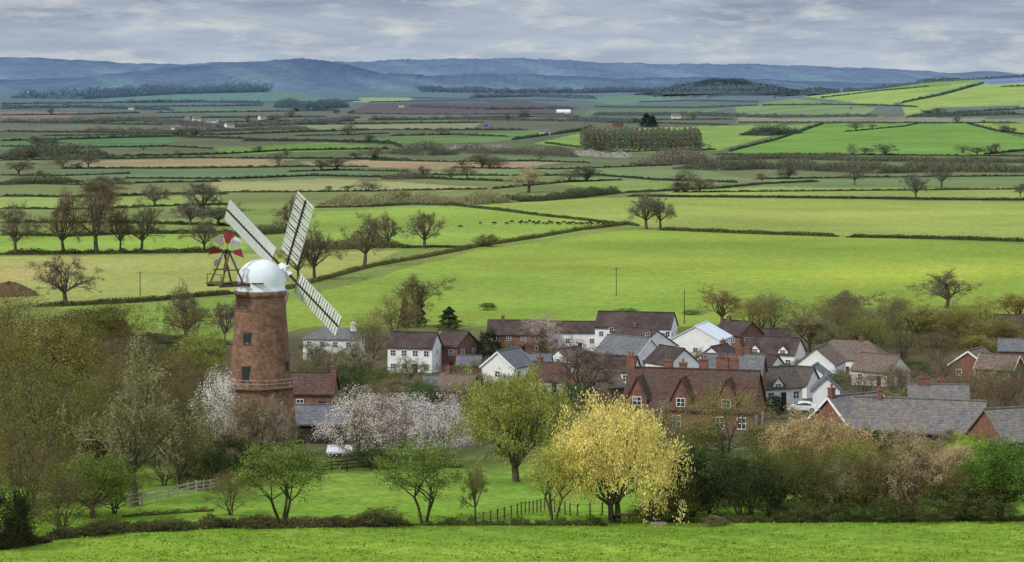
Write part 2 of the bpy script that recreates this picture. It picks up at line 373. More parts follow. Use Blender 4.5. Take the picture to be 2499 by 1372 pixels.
# ------------------------------------------------------------------ trees: prototypes
def vrot(d,ang,az):
    d=d/np.linalg.norm(d); a=np.array([0,0,1.]) if abs(d[2])<.9 else np.array([1.,0,0])
    u=np.cross(d,a);u/=np.linalg.norm(u);v=np.cross(d,u)
    return d*math.cos(ang)+(u*math.cos(az)+v*math.sin(az))*math.sin(ang)
def skel(seed,H=10,th=.25,RX=.5,nl=8,kids=(5,5,4),ratio=.5,r0=.32,stems=1,spread=.6,lowel=-5,up=.05,wander=.16):
    r=np.random.default_rng(seed); segs=[];tips=[]
    def grow(p,d,L,rad,lev):
        n=4 if lev<3 else 2; q=p; pts=[]
        for i in range(n):
            d=d+r.normal(0,wander,3)+np.array([0,0,up]); d/=np.linalg.norm(d)
            q2=q+d*L/n; ra=rad*(1-.7*i/n); rb=rad*(1-.7*(i+1)/n)
            segs.append((q,q2,ra,rb,lev)); q=q2; pts.append((q,d.copy(),(i+1)/n,rb))
        tips.append((q,lev))
        if lev-1<len(kids):
            for k in range(kids[lev-1]):
                j=min(n-1,int(r.uniform(.15,1)*n)); q0,dd,t,rb=pts[j]
                cd=vrot(dd,R(r.uniform(28,62)),r.uniform(0,6.28))
                grow(q0,cd,L*ratio*r.uniform(.7,1.2)*(1.15-.4*t),max(rb*.65,.018),lev+1)
    for s in range(stems):
        a=6.28*s/stems+r.uniform(0,1); off=np.array([math.cos(a),math.sin(a),0])*(0 if stems==1 else .25)
        p=off; d=np.array([0,0,1.])+off*spread; d/=np.linalg.norm(d); L=th*H*r.uniform(.85,1.1); rr=r0/(stems**.5)
        for i in range(3):
            d=d+r.normal(0,.05,3);d/=np.linalg.norm(d);q=p+d*L/3
            segs.append((p,q,rr*(1.25-.15*i) if i==0 else rr*(1.1-.1*i),rr*(1-.1*i),0)); p=q
        top=p; cz=H*(th+1)/2; nn=max(3,nl//stems)
        for k in range(nn):
            az=2.4*k+r.uniform(-.4,.4)+a; el=R(lowel+ (88-lowel)*((k+.5)/nn)**.9)
            tg=np.array([math.cos(az)*math.cos(el)*RX*H,math.sin(az)*math.cos(el)*RX*H,cz+math.sin(el)*H*(1-th)/2])*r.uniform(.78,.95)
            tg=tg+off*spread*2
            st=top
            v=tg-st;L=np.linalg.norm(v); grow(st,v/L,L*.88,rr*.55,1)
    return segs,tips,r
PROTO={}
def finish(key,trunkparts,crownparts,matc,matt):
    V,Q=join(trunkparts); mt=np_mesh('trunk',V,Q); 
    V2,Q2=join(crownparts); rn=rng.uniform(0,1,len(Q2)); mc=np_mesh('crown',V2,Q2,rn)
    mt.materials.append(matt); mc.materials.append(matc)
    lo=np.percentile(V2,2.0,axis=0);hi=np.percentile(V2,98.6,axis=0)
    PROTO.setdefault(key,[]).append((mt,mc,(hi[0]-lo[0]+hi[1]-lo[1])/2,hi[2]))
def bare(key,seed,n3=3,tw=.03,**kw):
    segs,tips,r=skel(seed,**kw)
    a=[s[:4] for s in segs if s[4]<=1]; b=[(s[0],s[1],max(s[2],tw),max(s[3],tw*.8)) for s in segs if s[4]>1]
    parts=[tubes(b,3)]
    tp=np.array([t[0] for t in tips if t[1]>=2]); C=np.repeat(tp,4,0)+r.normal(0,.24,(len(tp)*4,3))
    parts.append(quads(C,.36,.16))
    finish(key,[tubes(a,6)],parts,M['twig'],M['bark'])
def leafy(key,seed,nleaf=9000,size=.22,nclump=380,sig=.42,mat='leaf',trunkmat='bark',hang=0,minlev=2,elong=None,sphere=0,tl=2,**kw):
    segs,tips,r=skel(seed,**kw)
    a=[s[:4] for s in segs if s[4]<=tl]
    P=np.array([s[1] for s in segs if s[4]>=minlev]); 
    cc=P[r.integers(0,len(P),nclump)]+r.normal(0,.18,(nclump,3))
    if sphere:
        ns=int(nclump*sphere); az=r.uniform(0,6.28,ns); el=np.arcsin(r.uniform(-.45,1,ns)); th=kw.get('th',.2); RX=kw.get('RX',.5); H=10
        rr=(r.uniform(.5,1,ns)**.5)*(1+.16*np.sin(3*az+seed)*np.cos(2*el)+.14*np.sin(5*az+el*4+seed))
        cz=H*(th+1)/2
        cc[:ns]=np.stack([np.cos(az)*np.cos(el)*RX*H*rr*.92,np.sin(az)*np.cos(el)*RX*H*rr*.92,cz+np.sin(el)*H*(1-th)/2*rr*.95],1)
    w=r.uniform(.3,1,nclump)**1.5; w/=w.sum(); ix=r.choice(nclump,nleaf,p=w)
    C=cc[ix]+r.normal(0,sig,(nleaf,3))*np.array([1,1,.75])
    if hang:
        ln=r.uniform(.3,1,nclump)*hang; C=cc[ix]+r.normal(0,.22,(nleaf,3)); C[:,2]-=r.uniform(0,1,nleaf)*ln[ix]; 
        C[:,2]=np.maximum(C[:,2],.35+r.uniform(0,.6,nleaf))
        parts=[quads(C,size*.8,1.7,True)]
    else:
        C[:,2]=np.maximum(C[:,2],.1+r.uniform(0,.3,nleaf))
        parts=[quads(C,size*r.uniform(.6,1.3,nleaf),elong)]
    finish(key,[tubes(a,5)],parts,M[mat],M[trunkmat])
for s in (1,2,3,4): bare('oak',s,H=10,th=.24,RX=.52,nl=9,kids=(6,5,4),r0=.36,ratio=.5)
for s in (5,6): bare('tall',s,H=10,th=.3,RX=.36,nl=9,kids=(5,5,4),r0=.24,ratio=.5,up=.12)
for s in (7,8,9): leafy('fuzzy',s,nleaf=10500,size=.145,nclump=950,sig=.38,elong=.6,sphere=.35,tl=3,H=10,th=.1,RX=.52,nl=12,kids=(5,5,3),stems=3,r0=.3,lowel=-25,minlev=2)
for s in (10,11,12): leafy('round',s,nleaf=13500,size=.17,nclump=480,sig=.40,sphere=.45,H=10,th=.2,RX=.5,nl=14,kids=(6,5),lowel=-20,r0=.34)
for s in (13,14): leafy('shrub',s,nleaf=10000,size=.22,nclump=300,sig=.48,sphere=.5,H=10,th=.02,RX=.6,nl=15,kids=(6,4),stems=3,lowel=-30,r0=.3)
for s in (15,16): leafy('willow',s,nleaf=24000,size=.13,nclump=1000,hang=2.3,sphere=.6,H=10,th=.14,RX=.5,nl=15,kids=(6,5),stems=2,lowel=-20,r0=.36)
for s in (32,33): leafy('feathery',s,nleaf=20000,size=.14,nclump=700,hang=.9,sphere=.6,H=10,th=.14,RX=.5,nl=14,kids=(6,5),stems=2,lowel=-20,r0=.36)
for s in (17,18): leafy('stemmy',s,nleaf=9000,size=.16,nclump=320,sig=.40,sphere=.35,trunkmat='ivybark',H=10,th=.32,RX=.5,nl=13,kids=(5,4),stems=3,spread=1.1,lowel=-10,r0=.28)
for s in (19,20,21): leafy('blossom',s,nleaf=12000,size=.125,nclump=620,sig=.36,sphere=.35,mat='blossom',H=10,th=.08,RX=.5,nl=14,kids=(6,5),stems=3,lowel=-30,r0=.3)
def conifer(seed):
    r=np.random.default_rng(seed); n=7000; t=r.uniform(0,1,n)**.8; z=.6+t*9.4
    lob=1+.28*np.sin(z*3.1+r.uniform(0,6)); az=r.uniform(0,6.28,n); rad=(1-t)**.6*2.6*lob*r.uniform(.35,1.05,n)**.5*(1+.25*np.sin(az*3+z))
    C=np.stack([np.cos(az)*rad,np.sin(az)*rad,z-rad*.18],1)
    finish('conifer',[tubes([(np.zeros(3),np.array([0,0,5.]),.28,.16),(np.array([0,0,5.]),np.array([0,0,9.6]),.16,.03)],6)],[quads(C,.3,.7)],M['leaf'],M['bark'])
conifer(30)
def poplar(seed):
    r=np.random.default_rng(seed); segs=[(np.zeros(3),np.array([0,0,9.8]),.16,.03)]
    for i in range(46):
        z=r.uniform(1,8.6);a=r.uniform(0,6.28);L=r.uniform(.8,1.8)*(1-z/14)
        segs.append((np.array([0,0,z]),np.array([math.cos(a)*L*.45,math.sin(a)*L*.45,z+L]),.05,.02))
    n=1500; z=r.uniform(.8,10,n); rad=r.uniform(.1,1,n)*1.0*np.clip((10.3-z)/3,.2,1); a=r.uniform(0,6.28,n)
    C=np.stack([np.cos(a)*rad,np.sin(a)*rad,z],1)
    finish('poplar',[tubes(segs,4)],[quads(C,.22,2.5,True)],M['leaf'],M['bark'])
poplar(31)
TC=[0]
def tree(kind,px,py,w,h,c,label,name='tree',cat='tree',group=None,rot=None,g=1.1):
    P=PROTO[kind]; mt,mc,pw,ph=P[TC[0]%len(P)]; TC[0]+=1
    p=gp(px,py); s=p.y/F
    root=empty(name,(p.x,p.y,p.z-.1),rng.uniform(0,6.28) if rot is None else rot,label,cat,group)
    root.scale=(w*s/pw,w*s/pw,h*s/ph)
    a=link('trunk',mt,None,root); b=link('crown',mc,None,root)
    if kind=='fuzzy': c=(c[0]*.95,c[1]*.95,c[2]*.88)
    if kind=='tall' or kind=='oak': c=(c[0]*.97,c[1]*.96,c[2]*.94)
    j=rng.uniform(.92,1.08,3); cc=lin(paint_haze(c,p.y),g); b.color=(cc[0]*j[0],cc[1]*j[1],cc[2]*j[2],1); a.color=(1,1,1,1)
    return root
def resample(P,step):
    P=np.array(P); d=np.linalg.norm(np.diff(P[:,:2],axis=0),axis=1); cs=np.concatenate([[0],np.cumsum(d)])
    n=max(4,int(cs[-1]/step)); t=np.linspace(0,cs[-1],n)
    x=np.interp(t,cs,P[:,0]);y=np.interp(t,cs,P[:,1]); return x,y,cs[-1],t
def hedge(pts,h,c,label,w=1.3,name='hedge',cat='hedge',group=None,lump=.18,kind=None,g=1.12,mat='leaf',dens=1.0,cap=9000,fs=.2,core=1.0,vert=False):
    fine=[]
    for (a,b) in zip(pts[:-1],pts[1:]):
        m=max(2,int(math.hypot(b[0]-a[0],b[1]-a[1])/25))
        for i in range(m): t=i/m; fine.append((a[0]+(b[0]-a[0])*t,a[1]+(b[1]-a[1])*t))
    fine.append(pts[-1])
    P=[tuple(gp(*p)) for p in fine]; Dm=np.mean([p[1] for p in P]); step=max(.5,Dm/F*2.2)
    x,y,L,t=resample(P,step); n=len(x)
    if n>3000: 
        x,y,L,t=resample(P,L/3000); n=len(x)
    r=rng
    H0=np.mean(h*y/F); wd=np.sin(t/H0/9+r.uniform(0,6))*H0*.5; y=y+wd
    z=height(x,y); H=h*y/F
    kk=max(4,int(L/(np.mean(H)*(1.3 if lump>.3 else 2.5))))
    lw=np.interp(t,np.linspace(0,L,kk),r.uniform(-1,1,kk))
    ends=np.clip(np.minimum(t,L-t)/(H0*2),.25,1)
    H=H*(1+lump*lw)*ends; W=H0*w*np.ones(n)
    tx=np.gradient(x);ty=np.gradient(y);l=np.hypot(tx,ty)+1e-9;nx=-ty/l;ny=tx/l
    sec=[(-.44,-.05),(-.36,.36),(-.16,.62),(.16,.62),(.36,.36),(.44,-.05)]
    V=[]
    for a,b in sec:
        V.append(np.stack([x+nx*a*W*core,y+ny*a*W*core,z+b*H*core],1))
    V=np.stack(V,1).reshape(-1,3); k=6
    i=np.arange(n-1)[:,None]*k; q=np.arange(k-1)[None]; Q=np.stack([i+q,i+q+1,i+k+q+1,i+k+q],2).reshape(-1,4)
    size=max(fs*np.mean(H),Dm/F*1.9); nl=int(max(50,min(cap,dens*2.8*L*(np.mean(H)*1.5)/(size*size))))
    ti=r.uniform(0,n-1.001,nl); i0=ti.astype(int); fr=ti-i0
    a=r.uniform(0,np.pi,nl); rr=r.uniform(.6 if not vert else .35,1.12,nl)
    xi=x[i0]+(x[i0+1]-x[i0])*fr; yi=y[i0]+(y[i0+1]-y[i0])*fr
    cx=xi+nx[i0]*np.cos(a)*.5*W[i0]*rr; cy=yi+ny[i0]*np.cos(a)*.5*W[i0]*rr; cz=z[i0]+np.sin(a)**.6*.88*H[i0]*rr
    VL,QL=quads(np.stack([cx,cy,cz],1),size*r.uniform(.6,1.3,nl)*(.75 if vert else 1),1.8 if vert else None,vert)
    V2,Q2=join([(V,Q),(VL,QL)])
    me=np_mesh(name,V2,Q2,np.concatenate([np.full(len(Q),.4),r.uniform(0,1,len(QL))]))
    o=link(name,me,M[mat]); o.color=lin(paint_haze(c,Dm),g); tag(o,label,cat,group,kind); return o
# ------------------------------------------------------------------ windmill
def windmill():
    p=Vector(((636-CX)/F*282.6,282.6,-40.0))
    root=empty('windmill',p,0,'tall tapering brick tower windmill with white dome cap and slatted white sails','windmill')
    m=MB(); prof=[(4.2,-1.0),(4.1,0),(3.75,3.5),(3.38,7.6),(3.1,10.5),(2.82,14),(2.60,17.0),(2.60,17.05),(2.72,17.1),(2.72,17.65),(2.5,17.7)]
    m.lathe(prof,48).build('tower',M['millbrick'],root,True)
    m=MB(); m.lathe([(3.3,7.15),(3.66,7.45),(3.9,7.5),(3.9,7.66),(3.2,7.68)],48); st=m.build('stage',M['millbrick'],root)
    m=MB()
    for i in range(24):
        t=6.283*i/24; x,y=3.84*math.cos(t),3.84*math.sin(t); m.tube((x,y,7.64),(x,y,8.5),.02,.02,5)
    for z in (8.1,8.5): m.ring(3.84,z,.022)
    m.build('railing',M['greytimber'],st)
    for (ang,z,w,h,nm) in ((-113,12.2,.85,1.2,'window'),(-113,8.3,.8,1.6,'door'),(-25,9.2,.7,1.1,'window'),(-116,3.2,.8,1.2,'window')):
        rr=np.interp(z,[q[1] for q in prof[:7]],[q[0] for q in prof[:7]])
        a=R(ang); c=Vector((math.cos(a)*rr,math.sin(a)*rr,z)); t=Vector((-math.sin(a),math.cos(a),0)); n=Vector((math.cos(a),math.sin(a),0))
        mb=MB(); 
        for s in (-1,1): mb.beam(c+t*s*w/2-n*.12,c+t*s*w/2-n*.12+Vector((0,0,h)),.07,.28)
        mb.beam(c-t*w/2+Vector((0,0,h))-n*.12,c+t*w/2+Vector((0,0,h))-n*.12,.28,.1); mb.beam(c-t*w*.65-n*.1,c+t*w*.65-n*.1,.34,.08)
        o=mb.build(nm,M['timber'],root)
        mb=MB(); mb.beam(c-n*.10+Vector((0,0,.02)),c-n*.10+Vector((0,0,h-.02)),w,.16,up=tuple(n)); mb.build('pane',M['glass'],o)
    prof=[(2.62,17.62),(2.66,17.72),(2.60,17.78),(2.52,18.3),(2.5,18.65)]
    for i in range(1,15):
        t=i/14*math.pi/2; prof.append((max(.02,2.48*math.cos(t)**.96),18.65+2.3*math.sin(t)))
    cap=MB().lathe(prof,64).build('cap',M['capwhite'],root,True)
    a=Vector((-6.75,4.9,6.3)).normalized(); n=Vector((.741,.625,.245)); n=(n-a*n.dot(a)).normalized(); b=n.cross(a).normalized()
    if b.z<0: b=-b
    hub=Vector((2.35,1.98,19.6))
    m=MB(); m.tube(hub-n*2.4,hub+n*.35,.28,.24,12); 
    m.beam(hub+n*.1-a*.9,hub+n*.1+a*.9,.55,.5,up=tuple(n)); m.beam(hub+n*.1-b*.9,hub+n*.1+b*.9,.5,.55,up=tuple(n))
    m.build('windshaft',M['paint'],root)
    m=MB(); c0=Vector((1.6,1.35,19.1)); m.beam(c0-n*.4,c0+n*.55,1.5,1.5); m.build('storm_hatch',M['capwhite'],cap)
    for d,w,L in ((a,b,10.4),(-a,b,9.3),(b,a,10.4),(-b,a,9.3)):
        hw=1.42; mb=MB(); o=hub+n*.12
        mb.beam(o+d*.2,o+d*L,.2,.2,up=tuple(n)); sail=mb.build('sail',M['darktimber'],root)
        mb=MB()
        for s in (-1,1): mb.beam(o+d*2.15+w*s*hw,o+d*L+w*s*hw,.05,.07,up=tuple(n))
        nb=7
        for i in range(nb):
            t=2.15+(L-2.17)*i/(nb-1)
            mb.beam(o+d*t-w*(hw+.02),o+d*t+w*(hw+.02),.06,.12,up=tuple(n))
        mb.build('frame',M['fadedpaint'],sail)
        mb=MB(); ns=18
        for i in range(ns):
            t=2.4+(L-2.6)*i/(ns-1); c=o+d*t
            tilt=(d*.95-n*.31).normalized()
            for s in (-1,1):
                mb.beam(c+w*s*.12,c+w*s*(hw-.03),.37,.03,up=tuple(w.cross(tilt)))
        mb.build('shutters',M['paint'],sail)
    nh=Vector((.764,.645,0)); side=Vector((.645,-.764,0))
    fc=Vector((-3.3,-2.8,21.95)); pl=18.45
    m=MB()
    for s in (-1,1):
        m.beam(Vector((0,0,pl))-nh*.6+side*s*1.15,Vector((0,0,pl))-nh*6.0+side*s*1.15,.22,.28)
        for q in (3.0,5.7): m.beam(Vector((0,0,pl+.15))-nh*q+side*s*1.1,fc+side*s*.5,.16,.16)
        m.beam(Vector((0,0,pl+1.6))-nh*3.35+side*s*.95,Vector((0,0,pl+1.6))-nh*5.4+side*s*.95,.1,.12)
    for q in (3.0,4.4,5.9): m.beam(Vector((0,0,pl+.2))-nh*q-side*1.5,Vector((0,0,pl+.2))-nh*q+side*1.5,.2,.14)
    for q in (1.5,2.0): m.beam(Vector((0,0,pl+.14))-nh*q-side*1.8,Vector((0,0,pl+.14))-nh*q+side*2.6,.25,.12)
    for k in range(5): m.beam(Vector((0,0,pl+.31))-nh*(4.5+.3*k)-side*1.3,Vector((0,0,pl+.31))-nh*(4.5+.3*k)+side*1.3,.26,.05)
    for s in (-1,1):
        m.beam(Vector((0,0,pl+.2))-nh*5.9+side*s*1.3,Vector((0,0,pl+1.2))-nh*5.9+side*s*1.3,.08,.08)
    m.beam(Vector((0,0,pl+1.2))-nh*5.9-side*1.3,Vector((0,0,pl+1.2))-nh*5.9+side*1.3,.08,.08)
    m.build('fan_stage',M['timber'],root)
    m=MB(); m.tube(fc-side*.7,fc+side*.7,.12,.12,10); m.tube(fc-side*.12,fc+side*.12,.28,.28,12); ft=m.build('fantail',M['darktimber'],root)
    for i in range(8):
        t=math.pi/2-2*math.pi*i/8-.12; d=nh*math.cos(t)+Vector((0,0,1))*math.sin(t); e=d.cross(side).normalized()
        ch=(e*.78+side*.6).normalized(); mb=MB(); p0=fc+d*.28; p1=fc+d*.85; p2=fc+d*2.0; nn=d.cross(ch)*.02
        V=[]
        for q,wd in ((p1,.2),(p2,.60)):
            V+=[q-ch*wd-nn,q+ch*wd-nn,q+ch*wd+nn,q-ch*wd+nn]
        mb.add(V,[(0,3,2,1),(4,5,6,7),(0,1,5,4),(1,2,6,5),(2,3,7,6),(3,0,4,7)]); mb.beam(p0,p1,.07,.07)
        mb.build('fan_blade',M['redpaint'] if i%2==0 else M['fadedpaint'],ft)
windmill()
# ------------------------------------------------------------------ houses
def winmesh():
    m=MB(); t=.07
    m.box(-.5,.5,-.05,.02,-.5,-.5+t).box(-.5,.5,-.05,.02,.5-t,.5).box(-.5,-.5+t,-.05,.02,-.5+t,.5-t).box(.5-t,.5,-.05,.02,-.5+t,.5-t)
    m.box(-.03,.03,-.045,.02,-.5+t,.5-t).box(-.5+t,-.03,-.04,.02,-.03,.03).box(.03,.5-t,-.04,.02,-.03,.03)
    a=m.mesh('window'); a.materials.append(M['paint'])
    b=MB().box(-.5+t,.5-t,-.02,.015,-.5+t,.5-t).mesh('pane'); b.materials.append(M['glass']); return a,b
WF,WP=winmesh()
def window(parent,x,y,z,rz,w=1.1,h=1.2):
    o=link('window',WF,None,parent); o.location=(x,y,z); o.rotation_euler=(0,0,rz); o.scale=(w,1.3,h)
    link('pane',WP,None,o); return o
def roofmesh(L,W,Hw,Hr,ov,hip,t=.18):
    sl=Hr/(W/2); m=MB(); x=L/2+ov*.7; y=W/2+ov; z0=Hw-ov*sl; zr=Hw+Hr
    if hip:
        hx=max(.05,L/2-W*.42*hip)
        V=[(-x,-y,z0),(x,-y,z0),(x,y,z0),(-x,y,z0),(-x,-y,z0+t),(x,-y,z0+t),(x,y,z0+t),(-x,y,z0+t),(-hx,0,zr+t),(hx,0,zr+t)]
        m.add(V,[(0,3,2,1),(0,1,5,4),(1,2,6,5),(2,3,7,6),(3,0,4,7),(4,5,9,8),(6,7,8,9),(5,6,9),(7,4,8)])
    else:
        pr=[(-y,z0+t),(0,zr+t),(y,z0+t),(y,z0-.02),(0,zr-.02),(-y,z0-.02)]
        V=[(-x,a,b) for a,b in pr]+[(x,a,b) for a,b in pr]
        Fc=[(i,i+6,(i+1)%6+6,(i+1)%6) for i in range(6)]+[(0,1,4,5),(1,2,3,4),(11,10,7,6),(10,9,8,7)]
        m.add(V,Fc); m.beam((-x,0,zr+t+.03),(x,0,zr+t+.03),.3,.14)
    return m
def house(label,px,py,yaw,L,W,Hw,Hr,wm,rm,chim=(),fw=(3,2),gw=(1,1),hip=0,name='house',cat='house',group=None,dorm=(),door=True,ov=.35,chm='brick',ww=1.1,wh=1.15,bargeboard=False):
    p=gp(px,py); root=empty(name,p,R(yaw),label,cat,group); base=-2.5
    m=MB()
    if hip: m.box(-L/2,L/2,-W/2,W/2,base,Hw-.03)
    else:
        pr=[(-W/2,base),(W/2,base),(W/2,Hw),(0,Hw+Hr),(-W/2,Hw)]
        V=[(-L/2,a,b) for a,b in pr]+[(L/2,a,b) for a,b in pr]
        m.add(V,[(i,(i+1)%5,(i+1)%5+5,i+5)[::-1] for i in range(5)]+[(0,1,2,3,4)[::-1],(5,6,7,8,9)])
    m.build('wall',M[wm],root)
    rf=roofmesh(L,W,Hw,Hr,ov,hip).build('roof',M[rm],root)
    for (tx,ty,hh,cw) in chim:
        x=tx*L/2; y=ty*W/2; z=Hw+Hr*(1-abs(ty))-.6; m=MB(); zt=Hw+Hr+hh
        m.box(x-cw/2,x+cw/2,y-.35,y+.35,z,zt); m.box(x-cw/2-.08,x+cw/2+.08,y-.43,y+.43,zt,zt+.18)
        npot=max(1,int(cw/.5))
        for i in range(npot):
            xx=x+(i-(npot-1)/2)*.42; m.tube((xx,y,zt+.18),(xx,y,zt+.62),.15,.12,8)
        m.build('chimney',M[chm],rf)
    nc,nr=fw; sh=Hw/max(1,nr)
    for j in range(nr):
        for i in range(nc):
            if j==0 and door and i==nc//2: continue
            x=-L/2+L*(i+.5)/nc; window(root,x,-W/2-.02,sh*(j+.55),0,ww,min(wh,sh*.5))
    if door:
        i=nc//2; x=-L/2+L*(i+.5)/max(nc,1)
        MB().box(x-.45,x+.45,-W/2-.06,-W/2+.02,0,2.0).build('door',M['darktimber'],root)
    gc,gr=gw
    for s in (-1,1):
        for j in range(gr):
            for i in range(gc):
                y=-W/2+W*(i+.5)/gc; window(root,s*(L/2+.02),y,sh*(j+.55),s*R(90),ww,min(wh,sh*.5))
    if bargeboard:
        for s in (-1,1):
            m=MB()
            x=s*(L/2+ov*.7+.03)
            for q in (-1,1): m.beam((x,q*(W/2+ov),Hw-ov*Hr/(W/2)),(x,0,Hw+Hr),.05,.28)
            m.build('bargeboard',M['paint'],rf)
    for (tx,dw,dz,dh) in dorm:
        x=tx*L/2; yf=-W/2+.05; m=MB(); zt=dz; hw=dw/2; dep=W/2
        m.add([(x-hw,yf-.12,Hw-.6),(x+hw,yf-.12,Hw-.6),(x+hw,yf-.12,zt),(x,yf-.12,zt+dh),(x-hw,yf-.12,zt),(x-hw,yf+dep,Hw-.6),(x+hw,yf+dep,Hw-.6),(x+hw,yf+dep,zt),(x,yf+dep,zt+dh),(x-hw,yf+dep,zt)],
              [(0,1,2,3,4),(9,8,7,6,5),(1,6,7,2),(0,4,9,5),(2,7,8,3),(4,3,8,9)])
        d=m.build('dormer',M[wm],root)
        m=MB(); sl=dh/hw; e=.22
        pr=[(-hw-e,zt-e*sl+.14),(0,zt+dh+.14),(hw+e,zt-e*sl+.14),(hw+e,zt-e*sl+.01),(0,zt+dh+.01),(-hw-e,zt-e*sl+.01)]
        V=[(x+a,yf-.35,b) for a,b in pr]+[(x+a,yf+dep,b) for a,b in pr]
        m.add(V,[((i+1)%6,(i+1)%6+6,i+6,i) for i in range(6)]+[(5,4,1,0),(4,3,2,1),(6,7,10,11),(7,8,9,10)])
        m.build('roof',M[rm],d); window(d,x,yf-.15,(Hw+zt)/2+.1 if zt-Hw>.8 else zt-.2,0,min(ww,dw*.55),min(1.1,max(.7,zt-Hw+.3)))
    return root
H=house
H('white hipped slate roofed house below the lower right sail',815,880,-12,11.5,8,5.0,2.0,'white','slate',chim=((.75,0,.9,1.2),(-.2,.3,.6,.9)),fw=(4,2),gw=(2,2),hip=1,chm='white')
H('white rendered terrace house with dark brown roof left of a brick gable',1012,908,-14,9,7,5.2,2.5,'white','browntile',chim=(),fw=(4,2),gw=(1,2))
H('red brick house with plain gable facing right joined to white terrace',1114,905,-38,6.0,7,5.2,2.6,'brick','browntile',fw=(2,2),gw=(2,2))
H('low slate roofed annexe in front of the brick gable',1146,916,-8,4.4,4,2.2,1.4,'brick','slate',fw=(1,1),gw=(1,1),door=False)
H('brick house with long brown roof beyond the pink blossom tree',1262,858,-4,13,8,4.3,2.7,'brick','browntile',chim=((-.5,0,.9,.7),),fw=(4,2))
H('white house with low brown roof left of the tallest white house',1402,854,-4,11,7,4.4,2.0,'white','browntile',fw=(4,1))
H('tallest white house with broad dark brown roof in the village centre',1553,868,-14,17,8.5,6.6,3.0,'white','browntile',fw=(6,2),gw=(2,2))
H('white gabled house with dark brown roof in front of the tallest white house',1560,892,-58,13,10,4.4,3.2,'white','browntile',fw=(4,1),gw=(2,2),chim=((-.4,.2,.7,.8),))
H('broad white gabled hall with roof painted pale as glare',1712,878,72,11,10.5,4.8,2.8,'white','sheetglare',fw=(3,1),gw=(3,1),door=False)  # bright roof colour stands in for the reflection off its solar slope
H('brick house with brown roof and gable facing right, behind the broad white hall',1800,866,-48,8.5,7.5,4.8,2.7,'brick','browntile',fw=(2,2),gw=(2,2),chim=((-.6,0,.8,.8),))
H('low brown roofed house behind the white house with twin dormers',1888,856,0,7,6,3.0,1.8,'brick','browntile',fw=(3,1))
H('white house with brown roof and twin white gabled dormers',1890,902,-22,10.5,8,3.6,2.8,'white','browntile',fw=(4,1),gw=(2,1),dorm=((-.55,2.1,4.2,1.1),(.55,2.1,4.2,1.1)))
H('wide white house with tan hipped roof right of the twin dormer house',2075,914,-16,14,9,3.4,3.0,'white','tantile',fw=(5,1),gw=(2,1),hip=.9,chim=((.3,0,.7,.8),))
H('white gable wing in front of the wide tan hipped roof',2005,925,70,9,7,3.2,2.8,'white','tantile',fw=(2,1),gw=(2,1),door=False)
H('white cottage with slate roof and steep left gable behind the large olive willow',1240,930,62,8,6.5,3.0,2.6,'white','slate',fw=(2,1),gw=(1,1),bargeboard=True)
H('low slate roofed wing joined to the white cottage with steep gable',1295,926,-8,7.5,6,2.4,2.2,'white','slate',fw=(3,1),dorm=((0,2.0,2.9,1.0),))
H('grey slate roofed house with white gable facing right behind brick chimneys',1535,900,-42,11,8,3.4,3.0,'white','slate',fw=(4,1),gw=(2,1),bargeboard=True)
H('brown roofed cottage wing just behind the big brick hall',1500,937,-15,8,6,2.6,2.2,'white','browntile',fw=(3,1))
H('tan tiled cottage roof beside the bare tree before the slate roofs',1452,978,28,7,6,2.4,2.4,'brick','tantile',fw=(2,1),chim=((.8,0,.8,.8),))
H('red tiled cottage roof right of the large olive willow',1350,955,-28,7,6,2.2,2.4,'cream','redtile',fw=(2,1),chim=((-.7,0,.8,.8),))
H('low tiled cottage with chimney left of the large olive willow',1120,978,-30,6,5,2.0,2.0,'brick','tantile',fw=(2,1),chim=((-.6,0,.9,.7),))
H('small slate outhouse near the low tiled cottage',1070,968,4,4.5,4,1.8,1.4,'brick','slate',fw=(1,1),door=False)
H('white gabled cottage with tan roof between slate wing and bare village tree',1385,918,58,7,6,2.8,2.4,'white','tantile',fw=(2,1))
H('white walled brown roofed cottage tucked behind the left chimneys of the brick hall',1640,925,-60,8,6.5,3.2,2.6,'white','browntile',fw=(2,1),gw=(1,1))
H('brown roofed white cottage between the brick hall and twin dormer house',1755,912,60,7,6.5,3.0,2.4,'white','browntile',fw=(2,1),chim=((.5,0,.8,.8),))
H('brown roofed house with white wall left of the white gabled shed',1850,945,-40,8,6.5,3.0,2.6,'white','browntile',fw=(3,1),gw=(1,1),chim=((-.5,0,.9,1.0),))
H('tan roofed house in the trees right of the white gabled shed',2150,940,-45,8,6.5,2.8,2.5,'cream','tantile',fw=(2,1),gw=(1,1))
H('large red brick hall with clustered tall chimneys and gabled tile roof',1695,1058,-16,16.5,8.5,3.7,4.3,'brick','redtile',
  chim=((-1.0,0,1.5,1.1),(-.42,.1,1.0,1.1),(-.2,.2,.7,.9),(.12,.2,1.2,1.1),(.42,.2,1.6,1.6),(.6,.2,1.4,1.0)),
  fw=(6,1),gw=(2,1),dorm=((-.78,2.5,4.9,2.4),(-.1,2.5,4.9,2.4),(.6,2.5,4.9,2.4)),ww=1.15,wh=1.5,name='brick_hall')
H('slate roofed brick house behind the right end of the brick hall',1790,990,-12,9,6.5,5.0,2.5,'brick','slate',fw=(3,2),chim=((.2,0,.9,1.0),))
H('white timbered cottage with sagging dark thatch left of white gabled shed',1890,985,24,6.5,5.5,2.8,2.6,'white','thatch',fw=(3,1),dorm=((-.3,1.8,3.2,1.2),))
H('dark thatched cottage with half hidden white wall behind white gabled shed',1945,970,-30,5.5,5,2.6,2.2,'white','thatch',fw=(2,1),dorm=((.2,1.6,3.0,1.0),))
